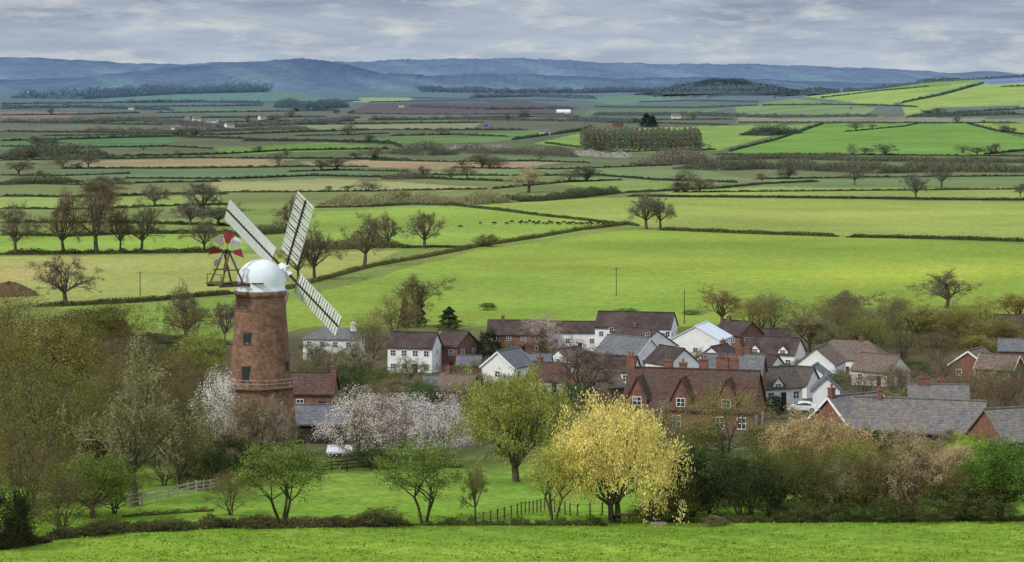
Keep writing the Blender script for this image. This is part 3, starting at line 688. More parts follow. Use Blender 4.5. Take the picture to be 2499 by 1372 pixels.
H('small bright white gabled shed beside the white car',2016,990,84,5,4.0,2.5,1.9,'white','slate',fw=(1,1),gw=(0,0),door=False,name='shed',cat='shed')
H('white garage left of the wide grey tiled barn',1990,945,74,5,4.6,2.2,1.6,'white','slate',fw=(1,1),gw=(0,0),door=False,name='garage',cat='garage')
H('long low grey tiled house with brick gable at its right end',2245,1094,-17,14.5,7.2,2.4,3.0,'brick','purpleslate',fw=(4,1),gw=(0,0),chim=((-.62,0,.9,.5),))
H('grey tiled house with left gable in front of the white shed',2085,1077,35,8,6.8,2.6,2.8,'brick','purpleslate',fw=(2,1),gw=(1,1),bargeboard=True,chim=((-.9,0,1.0,.6),))
H('grey tiled house with two stout brick chimneys behind the long grey house',2290,1018,-8,8,6,2.2,2.2,'brick','purpleslate',fw=(3,1),chim=((-.5,0,1.0,1.6),(.1,.2,.6,1.0)))
H('grey tiled roof cut off by the right edge beside bright green shrub',2485,1118,22,8,7,2.4,2.8,'brick','purpleslate',fw=(2,1),gw=(1,1))
H('brick house with white barge boards at the right edge above the bare trees',2380,928,62,8,7,3.2,2.4,'brick','tantile',fw=(2,1),gw=(2,1),bargeboard=True)
H('second barge boarded brick house half hidden behind bare trees near right edge',2440,935,-30,7,6,2.8,2.2,'brick','tantile',fw=(3,1),bargeboard=True)
H('dark roofed brick house topmost at the right edge',2475,842,-6,9,7,4.4,2.6,'brick','browntile',fw=(3,2))
H('slate roofed house with white windows at the right edge under the dark roofed one',2485,893,-10,8,6,3.4,2.0,'brick','slate',fw=(3,1),ww=1.4)
H('red tiled house with end chimney directly right of the mill tower',766,1008,-4,6.2,6,3.2,2.4,'brick','redtile',fw=(2,1),chim=((.92,0,.9,.8),))
H('open fronted slate roofed barn at the foot of the mill',775,1080,-3,6.6,5,2.6,1.7,'darktimber','slate',fw=(0,1),gw=(0,0),door=False,name='barn',cat='barn')
H('low pale roofed lean to at the foot of the white blossom trees',830,1116,-3,2.2,1.6,.7,.3,'brick','sheetglare',fw=(0,1),gw=(0,0),door=False,name='lean_to',cat='shed')
H('far grey stone tower standing among distant trees at left',457,302,10,7,7,11,.8,'stone','slate',fw=(0,1),gw=(0,0),door=False,hip=1,name='church_tower',cat='church tower')
H('far white farmhouse right of the grey stone tower',518,306,-20,15,9,6,3.5,'white','slate',fw=(0,1),gw=(0,0),door=False,cat='house')
H('far pale barn with white roof in the plain above the poplars',1375,278,5,26,12,4,4,'cream','sheetglare',fw=(0,1),gw=(0,0),door=False,name='barn',cat='barn')
H('far red brick farmhouse left of the dark conifer clump',1508,312,-15,12,7,4,2.8,'brick','browntile',fw=(0,1),gw=(0,0),door=False)
H('far dark barn below the trees on the right hillside',1880,330,-5,20,9,4,3.5,'darktimber','browntile',fw=(0,1),gw=(0,0),door=False,name='barn',cat='barn')
H('tiny blue sheeted stack in a distant field',1186,309,0,4.5,4,2.4,.5,'blue','blue',fw=(0,1),gw=(0,0),door=False,name='sheeted_stack',cat='stack')
for (x,y) in ((210,296),(320,268),(560,312),(430,318),(640,292),(250,322),(70,225),(480,296),(1330,330),(980,262),(1650,290)):
    H('tiny pale roofed farmhouse scattered in the far plain',x,y,rng.uniform(-40,40),12,8,4,3,'cream','slate',fw=(0,1),gw=(0,0),door=False,group='tiny farmhouses in the far plain')
# ------------------------------------------------------------------ hedges
MD=(68,80,56)
def HD(pts,h,c,label,**k): return hedge(pts,h,c,label,**k)
HD([(560,716),(700,706),(830,672),(900,652),(1030,630),(1160,604),(1300,582),(1420,562),(1540,547)],11,(98,96,58),'winding hedge from the mill to the twin bare trees',lump=.3)
HD([(80,750),(200,745),(330,738),(450,728),(570,718)],13,(84,86,52),'thick hedge left of the mill below the lone bare oak')
HD([(1610,562),(1800,570),(2046,578)],10,(78,82,52),'straight dark hedge right of the twin bare trees up to the gap')
HD([(2066,580),(2300,584),(2600,594)],10,(72,78,50),'straight dark hedge from the gap to the right edge')
HD([(1090,500),(1200,512),(1330,528),(1440,540),(1560,552)],7,(82,90,56),'thin diagonal hedge above the grazing cattle')
HD([(760,508),(900,506),(1000,500),(1095,502)],7,(80,86,56),'short hedge along the top of the cattle field')
HD([(1530,480),(1700,482),(2000,484),(2250,488),(2560,490)],7,(62,70,48),'dark straight hedge across the upper right fields')
HD([(1520,472),(1640,466),(1760,460),(1860,450),(2000,444)],6,(72,80,54),'slanting hedge rising left to right above the upper right field')
HD([(0,622),(200,620),(420,618),(560,616)],12,(86,86,56),'rough hedge under the row of bare oaks',lump=.5)
HD([(0,575),(160,578),(300,572),(480,570),(600,575)],11,(78,84,54),'low hedge behind the row of bare oaks',lump=.5)
HD([(980,606),(1060,604),(1150,606)],7,(70,80,50),'short dark hedge right of the bare tree cluster')
HD([(100,800),(200,808),(310,822)],36,(46,56,36),'block of dark clipped hedge at the left above the brown scrub',w=1.5,lump=.12)
HD([(330,822),(450,832),(560,842)],13,(86,82,58),'low brown hedge between the dark hedge block and the mill',lump=.3)
far=[([(0,322),(300,326),(540,330),(760,322),(900,318),(1290,318)],5,MD),
 ([(0,345),(200,340),(420,334),(640,342),(960,348)],6,MD),([(590,345),(750,345),(960,352),(980,360)],6,(66,78,56)),
 ([(290,382),(500,378),(560,376),(700,368),(950,364)],5,(64,78,52)),([(0,392),(200,390),(420,386),(700,388),(1000,390)],5,(70,82,56)),
 ([(150,412),(420,412),(760,408),(900,408)],5,(70,82,56)),([(300,436),(560,438),(760,430),(960,434),(1200,442),(1330,448)],6,(62,74,50)),
 ([(900,392),(1100,396),(1300,394),(1440,398)],4,(68,78,54)),([(1040,428),(1300,430),(1450,428),(1600,440),(1800,446)],5,(64,74,50)),
 ([(1250,342),(1400,322),(1440,316)],6,(66,82,56)),([(1780,370),(1900,340),(2010,302)],5,(66,84,54)),
 ([(1800,300),(2000,300),(2300,301),(2480,300)],3,(64,84,58)),([(2360,302),(2430,320),(2540,334)],4,(62,82,58)),
 ([(1740,378),(2000,378),(2250,380),(2520,382)],4,(66,82,54)),([(1860,258),(2000,256),(2150,258),(2240,262)],3,(70,90,62)),
 ([(2400,378),(2560,362)],5,(62,76,52)),([(1840,438),(2000,436),(2100,434),(2560,430)],4,(68,80,54)),
 ([(1640,470),(1900,468),(2560,462)],4,(70,82,54)),([(0,480),(180,482),(380,476),(560,474)],6,(76,86,56)),
 ([(540,470),(700,470),(1000,466),(1190,462)],5,(80,88,58)),([(0,448),(200,452),(400,446),(540,444)],5,(68,80,54)),
 ([(0,300),(200,302),(400,306)],4,(70,86,70)),([(600,306),(800,304),(1180,300)],4,(70,86,70)),
 ([(850,278),(1100,280),(1400,280)],3,(74,88,78)),([(900,250),(1100,247),(1300,250)],2,(74,90,84)),
 ([(2200,252),(2300,232),(2400,204)],5,(70,94,66)),([(2000,240),(2150,222),(2270,212)],3,(70,92,66)),
 ([(2440,212),(2560,210)],3,(64,86,64)),([(0,510),(200,512),(400,504),(560,500)],6,(78,88,54)),([(0,545),(300,545),(560,552)],8,(74,84,52)),
 ([(1200,462),(1400,444),(1520,440)],5,(70,84,54)),([(1750,366),(1500,372),(1330,350)],4,(74,90,60)),([(2210,286),(2350,275),(2560,262)],4,(70,90,66)),
 ([(0,358),(180,362),(400,358),(520,364)],4,MD),([(950,332),(1100,330),(1240,334)],4,MD),([(0,428),(150,430),(320,424)],4,MD),([(1100,410),(1350,414),(1640,404)],4,MD),
 ([(250,290),(500,288),(800,286)],4,(78,92,80)),([(0,266),(300,262),(640,258)],3,(78,98,96)),([(1450,262),(1700,264),(1850,258)],3,(78,96,82)),([(700,420),(820,416),(1000,420)],4,MD),([(2060,322),(2200,310),(2240,302)],3,MD),
 ([(380,276),(600,274),(830,270)],3,(74,94,88)),([(1400,290),(1600,294),(1790,292)],3,(74,92,76)),([(0,254),(260,252),(420,246)],3,(80,100,104)),([(1000,240),(1160,244),(1380,246)],2,(78,98,96)),([(500,300),(740,296),(880,288)],3,(74,90,76)),([(1560,250),(1700,246),(1850,250)],2,(76,96,84)),([(100,332),(300,330),(480,334)],3,MD),
 ([(0,282),(200,280),(340,276)],3,(74,90,80)),([(640,250),(760,252),(880,246)],2,(78,96,98)),([(1100,290),(1250,286),(1420,286)],3,(74,90,78)),([(1480,300),(1620,302),(1780,306)],3,(72,88,70)),([(720,332),(850,330),(950,326)],3,MD)]
dots=[]
for k,(p,h,c) in enumerate(far):
    HD(p,h*.9+.6,c,'thin dark hedge line dividing two far fields of the plain',group='far field hedges',lump=.5,w=.9,dens=1.3)
    a=rng.integers(0,len(p)-1); t=rng.uniform(0,1); n_=rng.integers(1,5) if p[0][1]>270 else 0
    for q in range(n_):
        t2=t+(rng.uniform(-.25,.25)); dots.append((p[a][0]+(p[a+1][0]-p[a][0])*t2,p[a][1]+(p[a+1][1]-p[a][1])*t2))
def belt(pts,h,c,label,w=1.6,lump=.45,mat='leaf',kind='stuff',name='wood',cat='wood',**k):
    return hedge(pts,h,c,label,w=w,lump=lump,kind=kind,name=name,cat=cat,mat=mat,fs=.11 if h>=16 else .16,cap=22000,core=.5 if h>=16 else .8,vert=h>=16,**k)
belt([(40,240),(200,242),(420,230),(600,226),(770,222)],22,(62,84,98),'long blue grey wood at the foot of the hills, left')  # bluish tones of the farthest woods are haze put into their colour
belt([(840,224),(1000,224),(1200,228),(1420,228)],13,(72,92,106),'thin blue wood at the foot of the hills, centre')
belt([(680,262),(760,268),(840,262)],18,(78,92,94),'grey wood clump left of the brown ploughed field')
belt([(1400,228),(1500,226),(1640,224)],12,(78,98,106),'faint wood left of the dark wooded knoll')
for (yy,hh,x0,x1,l) in ((232,15,1555,2000,'lowest band of the dark wood on the far knoll'),(222,15,1580,1985,'middle band of the dark wood on the far knoll'),(210,15,1620,1940,'upper band of the dark wood on the far knoll'),(200,12,1680,1880,'crest of the dark wood on the far knoll')):
    belt([(x0,yy),((x0+x1)/2,yy-4),(x1,yy)],hh,(42,54,50),l,w=3,lump=.2)
belt([(1990,226),(2100,222),(2200,210),(2300,196),(2420,190),(2560,188)],8,(64,84,74),'line of trees along the crest of the right hill')
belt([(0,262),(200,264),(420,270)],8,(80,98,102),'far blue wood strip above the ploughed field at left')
belt([(0,300),(160,300),(330,296),(520,312),(700,306),(860,296)],12,(106,106,90),'scrubby far tree belt around the stone tower')
belt([(200,322),(420,324),(640,318),(760,318)],11,(112,108,86),'second scrubby tree belt below the stone tower')
belt([(900,294),(1100,292),(1350,296),(1560,300)],9,(92,100,86),'far tree belt across the centre plain')
belt([(1450,282),(1700,282),(1900,288),(2140,284)],8,(92,104,88),'far tree belt under the right hill')
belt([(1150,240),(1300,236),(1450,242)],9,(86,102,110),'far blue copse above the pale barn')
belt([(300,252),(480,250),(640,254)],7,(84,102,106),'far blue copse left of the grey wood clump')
belt([(1000,262),(1180,268),(1400,266)],7,(94,100,96),'thin far trees on the brown ploughed field')
belt([(0,388),(80,384),(180,388),(280,386)],32,(94,92,72),'grey brown copse at the left edge of the plain')
belt([(0,452),(60,450),(120,448),(200,446)],28,(82,88,62),'dark copse at the left edge under the pale field')
belt([(960,376),(1040,380),(1100,378)],36,(98,98,76),'bare copse left of the white blossom scrub')
belt([(1100,372),(1220,376),(1340,380),(1400,384)],22,(108,106,82),'grey scrub strip in the middle of the plain')
belt([(1400,378),(1460,382),(1540,386)],12,(200,192,180),'white flowering scrub in front of the poplar plantation',mat='blossom',name='blossom_scrub',cat='scrub')
belt([(1100,362),(1160,364),(1240,362)],10,(190,182,172),'white flowering scrub beside the bare copse',mat='blossom',name='blossom_scrub',cat='scrub')
belt([(1560,404),(1640,402),(1730,398)],46,(118,108,90),'brown bare thicket below the poplar plantation',lump=.25)
belt([(1650,412),(1760,416),(1860,412),(2000,418),(2140,424),(2300,420),(2560,422)],26,(98,98,74),'long scrub belt across the right of the plain')
belt([(1740,392),(1900,388),(2100,394),(2300,396),(2540,398)],16,(98,98,72),'upper scrub belt under the large green hillside field')
belt([(930,438),(980,438),(1035,436)],34,(98,94,74),'bare brown copse in the middle pale fields')
belt([(780,500),(900,502),(1020,500),(1140,500),(1250,494)],32,(140,132,98),'tan scrub above the cattle field',lump=.6)
belt([(1200,494),(1300,492),(1400,484),(1510,472)],19,(78,86,60),'dark green scrub tapering right above the cattle field')
belt([(420,520),(520,530),(600,530)],20,(160,150,134),'pale flowering scrub behind the upper left sail',mat='blossom',name='blossom_scrub',cat='scrub')
belt([(740,608),(820,610),(900,606),(1000,604)],34,(94,92,62),'hedge of bushes under the bare tree cluster right of the sail',lump=.5)
belt([(560,580),(640,572),(740,566)],26,(96,94,66),'scrub seen between the two upper sails')
belt([(1816,330),(1870,332),(1950,326)],20,(72,80,60),'dark tree group beside the far barn')
belt([(2230,286),(2340,284),(2499,280)],13,(86,100,78),'tree group on the right hillside')
# ------------------------------------------------------------------ trees in the plain
BK=(110,102,84)
oaks=[(38,622,105,125,'bare oak at the left edge in the row'),(155,620,130,150,'second bare oak from the left edge in the row'),(235,620,135,178,'tallest bare oak in the left row'),
(293,616,70,112,'slim bare oak right of the tallest in the left row'),(345,616,100,118,'spreading bare oak at the right of the left row'),(378,503,90,52,'far bare oak above the left row'),
(497,532,100,86,'bare oak above and left of the red and white fantail'),(497,616,95,82,'bare oak directly left of the fantail'),(160,742,140,115,'lone bare oak standing on the thick left hedge'),
(452,836,130,138,'gnarled bare oak left of the mill'),(728,684,85,98,'bare tree just right of the sail hub'),(768,684,105,130,'larger bare tree right of the sail hub'),
(890,650,115,125,'bare oak in the winding hedge'),(945,602,85,80,'small bare oak behind the one in the winding hedge'),(1035,606,88,86,'round bare oak alone in the cattle field'),
(1578,560,105,90,'left one of the twin bare trees at the hedge crossing'),(1612,557,76,74,'right one of the twin bare trees at the hedge crossing'),(712,566,80,86,'bare tree showing behind the upper right sail'),
(2235,486,62,60,'bare tree on the dark straight hedge at right'),(2297,460,70,68,'bare tree above the one on the dark straight hedge'),(2085,452,46,46,'small bare tree left of the pair at right'),
(2310,752,150,92,'wide bare tree rising above the thicket at right'),(255,480,110,48,'low spreading bare oak behind the tallest left oak')]
for x,y,w,h,l in oaks: tree('oak',x,y,w,h,BK if y>560 else (112,108,92),l,'oak_tree')
tree('tall',547,852,75,122,BK,'slim bare tree touching the left side of the mill tower')
tree('oak',1290,470,110,62,(170,158,120),'pale tan tree on the scrub above the cattle field')
tree('round',980,498,50,34,(144,138,98),'small round tan bush in the scrub above the cattle field','bush','bush')
for i,x in enumerate(np.linspace(1424,1704,44)): tree('poplar',x,363+(5 if i%2 else 0),17,50+2.5*math.sin(i*.5)+(2 if i%3 else 0),(132,132,104),'slim poplar in the plantation of the middle plain','poplar_tree','tree','poplars of the plantation')
tree('conifer',1577,310,30,34,(38,52,48),'left dark conifer in the far plain','conifer_tree'); tree('conifer',1592,311,26,30,(38,52,48),'right dark conifer in the far plain','conifer_tree')
for i,(x,y) in enumerate(dots+[(150,296),(630,372),(350,368),(2400,300),(2350,374),(2385,378),(2076,268),(1890,240),(680,404),(2490,480),(50,384),(1240,296),(1320,388),(700,384),(1456,478),(1860,446),(1180,404)]):
    s=(y-160)/8.0*rng.uniform(.4,1.15); tree(['oak','fuzzy','oak','tall'][i%4],x,y,s*rng.uniform(1,2.4),s,[(108,104,86),(100,104,84),(116,106,88)][i%3],'small solitary tree dotted in the far plain',group='solitary trees of the far plain')
tree('shrub',1190,757,40,18,(80,94,54),'dark round bush in the bright field above the village','bush','bush'); tree('shrub',1530,764,60,12,(98,114,60),'low flat bush left of the thin pole in the bright field','bush','bush')
tree('shrub',1690,768,50,12,(98,114,60),'low flat bush right of the thin pole in the bright field','bush','bush')
tree('shrub',1190,602,60,30,(106,102,70),'brown bush on the winding hedge','bush','bush')
# ------------------------------------------------------------------ village and foreground trees
T=tree
T('tall',1015,800,120,125,(122,118,80),'tall twiggy tree above the white terrace')
T('conifer',1020,796,36,86,(58,68,44),'ivy clad dark narrow tree above the white terrace','conifer_tree')
T('conifer',988,800,28,76,(66,76,46),'narrow dark tree left of the ivy clad one','conifer_tree')
T('conifer',1096,806,50,58,(72,82,52),'small pointed dark evergreen above the brick gable','conifer_tree')
T('fuzzy',965,850,110,140,(132,120,84),'brown twiggy tree left of the white terrace')
T('fuzzy',905,900,120,130,(128,118,84),'low brown thicket tree right of the white hipped house')
T('oak',770,915,110,90,(126,118,94),'bare tree before the left end of the white hipped house')
T('oak',860,925,120,90,(130,122,98),'bare tree before the right end of the white hipped house')
T('shrub',850,968,110,80,(82,92,54),'dark green shrub right of the mill stage','bush','bush')
T('shrub',930,960,130,62,(102,102,62),'olive shrub before the white terrace','bush','bush')
T('fuzzy',985,978,150,60,(122,104,76),'reddish brown thicket tree before the white terrace')
T('oak',1000,935,110,64,(128,118,94),'bare tree before the white terrace wall')
T('shrub',1195,906,62,98,(38,52,36),'dark rounded evergreen left of the slate cottage')
T('fuzzy',740,940,70,70,(118,118,68),'small olive tree touching the right side of the mill')
T('blossom',1322,862,92,92,(206,184,176),'pinkish blossom tree before the long brown roof','blossom_tree')
T('oak',1425,985,190,150,BK,'broad bare tree standing among the village roofs')
T('fuzzy',1235,868,60,40,(120,110,80),'small brown tree beside the long brown roof')
T('shrub',1560,960,60,30,(86,96,56),'small green bush behind the brick hall','bush','bush')
T('fuzzy',1620,905,60,34,(114,108,72),'small twiggy tree right of the white gable')
T('oak',1700,905,100,54,(140,136,106),'pale twiggy tree before the broad white hall')
T('shrub',1890,1022,56,58,(38,50,32),'small dark evergreen left of the white car','bush','bush')
T('shrub',1805,1010,40,30,(80,90,54),'little green bush behind the brick hall end','bush','bush')
T('fuzzy',1560,1095,130,100,(124,120,78),'olive twiggy tree before the left end of the brick hall')
T('oak',1610,1100,140,120,(140,132,104),'bare tree before the middle of the brick hall')
T('fuzzy',1690,1112,120,80,(118,118,74),'low olive tree before the middle of the brick hall')
TH=[(1765,800,120,98,(136,130,84)),(1885,806,110,92,(122,114,90)),(1960,820,110,86,(130,122,84)),(1975,868,130,92,(118,112,78)),(2060,850,130,110,(128,118,80)),(2150,846,120,100,(124,120,80)),
   (2240,850,130,104,(134,124,76)),(2330,852,130,104,(138,128,74)),(2410,822,120,96,(130,124,70)),(2480,810,120,90,(130,120,68)),(2200,888,130,84,(116,108,74)),(2290,892,130,84,(114,106,76)),(2380,884,110,70,(124,122,68)),(2020,800,110,60,(124,116,86)),(2100,795,90,50,(120,112,90))]
for i in range(24): TH.append((rng.uniform(1720,2500),rng.uniform(800,872),rng.uniform(90,140),rng.uniform(60,95),[(128,124,78),(136,130,76),(118,112,82),(124,114,82)][i%4]))
for i,(x,y,w,h,c) in enumerate(TH):
    if 1600<x<1980 and y>830 and i>14: continue
    T('fuzzy' if i%3 else 'tall',x,y,w,h,c,'twiggy brown olive tree in the thicket behind the right of the village',group='thicket behind the right of the village')
T('conifer',2105,838,70,56,(48,64,44),'dark evergreen in the thicket behind the tan hipped roof','conifer_tree')
T('shrub',2395,882,90,34,(118,130,62),'green rounded shrub right above the barge boarded house','bush','bush')
T('fuzzy',2110,985,130,80,(114,104,78),'brown bare tree right of the white gabled shed')
T('fuzzy',2185,965,110,74,(118,108,80),'brown bare tree behind the two stout chimneys')
T('fuzzy',2370,1000,130,90,(118,102,78),'reddish brown tree below the barge boarded house')
T('fuzzy',2450,1035,160,120,(116,100,76),'reddish brown tree above the right edge roof')
T('shrub',1990,935,60,30,(114,124,70),'green shrub beside the white garage','bush','bush')
vil=[(1180,925,70,50),(1240,950,60,32),(1310,945,70,40),(1400,935,60,40),(1160,965,90,55),(1260,985,90,50),(1390,1000,110,60),(1480,1010,100,60),(1540,1060,90,70),(1590,1085,90,50),(1650,1095,90,46),(1860,905,50,26),(1960,905,60,30),(2200,950,90,50),(2260,985,90,46),
     (2330,970,90,50),(2040,950,60,34),(2160,1010,100,50),(2070,1010,80,36),(2420,975,110,60),(2480,990,90,70),(2230,920,90,40),(2340,915,80,40),(1090,930,80,36),(880,935,100,60),(1130,1000,110,60),(1030,1010,120,70),(1190,1010,100,60),
     (800,920,90,60),(780,905,60,50),(850,905,80,50),(1060,955,70,40),(1320,905,50,30),(1440,920,60,34),(1580,940,60,32),(1690,935,60,34),(1720,1100,110,56),(1800,930,50,34),(1830,985,60,44),(2210,1000,90,44),(2390,1040,110,60),(2290,1045,90,40),(2060,930,50,28),(2120,920,60,34),(960,990,110,60),
     (1480,890,60,40),(1600,885,60,40),(1760,890,60,36),(1830,890,50,30),(1360,880,60,36),(1120,925,60,34),(2180,1105,90,50),(2330,1110,110,56),(1500,965,70,40),
     (2250,1000,110,60),(2340,1040,100,50),(2130,1030,90,44),(2030,1060,90,50),(2300,935,100,56),(2400,955,100,50),(2470,945,90,56),(1900,960,50,30)]
for i,(x,y,w,h) in enumerate(vil): T(['fuzzy','shrub','oak','fuzzy','oak'][i%5],x,y,w,h*1.1,[(118,112,78),(84,96,58),(132,122,98),(122,108,82),(126,120,92)][i%5],'small garden tree squeezed between the village houses',group='garden trees between the houses')
L_=[('fuzzy',40,900,220,190,(124,120,66),'olive tree topmost at the left edge'),('round',120,1010,200,225,(128,122,66),'yellow olive tree high on the left bank'),
('fuzzy',20,1040,200,220,(118,112,64),'olive brown tree at the left edge, upper'),('fuzzy',210,940,170,110,(116,106,74),'brown scrub tree below the dark hedge block'),
('fuzzy',330,930,170,100,(118,106,76),'brown scrub tree before the low brown hedge'),('round',490,940,130,125,(142,146,74),'lime tinted tree beside the mill tower'),
('fuzzy',290,1080,200,200,(120,110,74),'grey brown tree in the middle of the left bank'),('fuzzy',410,1050,190,180,(114,104,70),'brown tree on the left bank near the mill'),
('conifer',435,1000,40,90,(66,66,44),'dark ivy clad stump like tree on the left bank'),('oak',330,1235,280,370,(138,128,96),'large bare brown tree on the left bank with pale limbs'),
('fuzzy',110,1190,260,330,(120,114,64),'large olive tree on the left bank'),('fuzzy',440,1195,190,240,(98,94,56),'dark brown tree left of the white blossom'),
('fuzzy',60,1300,240,280,(112,104,64),'olive brown tree low at the left edge'),('round',225,1265,190,150,(98,112,50),'green tree low on the left bank'),
('fuzzy',150,1305,190,150,(108,100,64),'small brown tree at the foot of the left bank'),('shrub',25,1338,120,140,(44,50,30),'dark ivy bush in the lower left corner'),
('fuzzy',60,1325,150,110,(96,96,54),'olive bushy tree beside the dark ivy bush'),('fuzzy',280,1255,150,120,(104,98,60),'brown bushy tree left of the pale rail fence'),
('shrub',500,1190,150,90,(66,76,42),'dark green bush above the rail fence'),('fuzzy',400,1185,140,110,(88,86,52),'dark brown bush left of the rail fence top')]
for a in L_: T(*a)
k=0
for gy in range(870,1235,50):
    for gx in range(-20,480,80):
        x=gx+rng.uniform(-30,30); y=gy+rng.uniform(-18,18); k+=1
        if y>1170 and x>280: continue
        c=[(114,104,66),(124,114,60),(128,116,84),(118,110,68),(100,100,54),(108,98,62),(70,74,44)][k%7]
        T(['fuzzy','fuzzy','oak','fuzzy','round','fuzzy','shrub'][k%7],x,y,rng.uniform(120,180),rng.uniform(90,150)*(.6 if k%7==6 else 1),c,'olive brown tree in the crowded wood covering the left bank',group='trees of the left bank wood')
T('blossom',532,1142,100,228,(244,236,234),'tall white blossom tree against the left of the mill','blossom_tree',rot=.4)
T('fuzzy',612,1146,150,185,(116,108,74),'twiggy tree before the foot of the mill tower')
T('blossom',676,1142,70,150,(210,198,192),'sparse blossom sapling before the mill tower','blossom_tree')
T('oak',640,1150,150,180,(134,124,98),'bare limbed tree before the foot of the mill tower')
T('shrub',560,1165,140,100,(62,72,42),'dark green bush at the foot of the mill','bush','bush')
T('fuzzy',455,1150,110,150,(106,100,62),'brown tree left of the tall white blossom tree')
T('shrub',645,1168,130,80,(70,78,48),'second dark green bush at the foot of the mill','bush','bush')
T('fuzzy',715,1150,80,90,(92,92,60),'small dark tree before the open barn')
T('blossom',880,1130,185,180,(220,210,206),'white blossom tree right of the open barn','blossom_tree')
T('blossom',985,1112,180,150,(208,200,194),'middle white blossom tree of the meadow edge','blossom_tree')
T('blossom',1080,1138,165,172,(228,220,216),'white blossom tree left of the large olive willow','blossom_tree')
T('fuzzy',960,1060,160,110,(130,116,86),'brown twiggy tree behind the white blossom')
T('oak',930,1125,180,160,(150,138,120),'bare limbed tree mingled with the white blossom')
T('shrub',900,1140,140,44,(72,82,46),'dark low bush under the white blossom','bush','bush')
T('feathery',1262,1176,262,266,(140,140,74),'large rounded olive green willow in the meadow','willow_tree')
T('willow',1500,1274,285,285,(204,190,118),'bright yellow weeping willow by the picnic table','willow_tree')
T('stemmy',1352,1276,150,190,(156,154,78),'yellow green tree with ivy clad trunk left of the yellow willow')
T('willow',1632,1240,64,108,(184,174,100),'small weeping yellow tree right of the yellow willow','willow_tree')
T('stemmy',688,1278,215,195,(114,124,58),'green multi stemmed tree left in the near hedge',rot=1.0)
T('fuzzy',562,1258,120,112,(120,108,78),'small brown tree left of the green multi stemmed tree')
T('stemmy',1035,1280,205,200,(110,124,58),'leaning green multi stemmed tree in the near meadow',rot=2.2)
T('tall',1160,1280,70,140,(110,110,68),'thin bare ivy stemmed sapling left of the wire fence')
T('shrub',1745,1284,60,28,(122,112,82),'low brown bush at the edge of the grass','bush','bush')
Rr=[('fuzzy',1770,1110,230,160,(138,134,82),'pale olive twiggy tree before the brick hall'),('shrub',1690,1262,150,160,(52,66,40),'large dark evergreen bush right of the yellow willow'),
('shrub',1810,1268,160,150,(58,70,44),'second large dark evergreen bush before the olive trees'),('feathery',1990,1190,250,175,(168,156,112),'tan flowering tree before the long grey house'),
('fuzzy',1900,1262,200,190,(98,98,58),'dark olive tree at the grass edge right of the evergreens'),('shrub',1890,1160,90,90,(60,74,44),'dark evergreen under the small tan flowering tree'),
('fuzzy',2010,1266,190,190,(110,106,62),'brown olive tree at the grass edge below the tan flowering tree'),('fuzzy',2130,1264,180,180,(118,110,72),'brown tree at the grass edge, middle right'),
('oak',2225,1262,190,215,(154,142,108),'pale bare tree before the long grey house'),('round',2250,1155,130,80,(130,142,68),'yellow green tree before the long grey house'),
('fuzzy',2310,1262,150,140,(120,112,72),'brown tree left of the bright green shrub tree'),('feathery',2370,1175,130,105,(154,164,72),'bright yellow green tree below the brick gable'),
('round',2445,1262,190,185,(92,112,50),'bright green rounded tree at the right edge of the grass'),('shrub',2370,1268,140,90,(98,108,56),'green bush left of the bright green rounded tree'),
('shrub',2490,1140,110,50,(80,98,50),'dark green tree before the right edge roof'),('fuzzy',2200,1268,130,90,(104,98,62),'low brown bush tree at the grass edge'),('feathery',2330,1200,120,110,(172,160,124),'pale flowering tree right of the pale bare tree'),
('shrub',1850,1100,90,60,(106,112,62),'olive bush right of the brick hall foot'),('fuzzy',2060,1130,140,90,(130,122,80),'olive tree hiding the left end of the long grey house'),
('round',2080,1200,130,120,(132,136,66),'fresh yellow green tree in the middle of the right belt'),('round',1880,1200,110,100,(112,120,60),'fresh green tree left in the right belt')]
for a in Rr: T(*a)
k=0
for gy in (1150,1195,1235,1262):
    for gx in range(1650,2520,80):
        x=gx+rng.uniform(-25,25); k+=1
        if gy==1150 and x<1880: continue
        T(['fuzzy','shrub','round','oak','feathery','fuzzy'][k%6],x,gy+rng.uniform(-10,8),rng.uniform(90,150),rng.uniform(60,110) if gy<1200 else rng.uniform(70,150),[(122,114,68),(78,84,48),(108,114,58),(146,136,102),(126,122,74),(134,124,82)][k%6],'olive brown tree in the belt along the near grass at right',group='trees of the belt along the near grass')
for x in (1600,1960,2060,2180,2290,2420): T('shrub',x,1272,130,50,(84,90,52),'low undergrowth bush along the grass edge at right','bush','bush',group='undergrowth bushes at right')
HD([(90,1322),(250,1304),(420,1294),(560,1288),(720,1286),(860,1284),(1000,1283)],27,(98,94,62),'long brown trimmed hedge along the bottom of the meadow',lump=.45,w=1.6,dens=2.2,cap=40000,fs=.14,core=.75)
HD([(1010,1283),(1150,1283),(1300,1282),(1480,1282)],14,(92,98,58),'low green brown hedge bottom under the wire fence',lump=.9,w=1.8,dens=2,cap=20000,fs=.2,core=.7)
HD([(-60,1350),(40,1336),(110,1324)],40,(70,70,44),'tangled dark hedge in the lower left corner',lump=.5,w=1.2,dens=2,fs=.12,core=.8)
HD([(300,1262),(420,1255),(520,1248)],10,(98,102,60),'low bramble strip below the rail fence',lump=.6,core=.7)
HD([(900,1142),(1010,1146),(1140,1142)],11,(96,104,56),'low rough hedge under the blossom trees',lump=.6,core=.7)
HD([(1620,1275),(1800,1276),(2000,1275),(2250,1274),(2520,1272)],14,(80,84,50),'rough undergrowth hedge at the edge of the near grass',lump=.6,w=1.5,dens=2,cap=16000,core=.8)
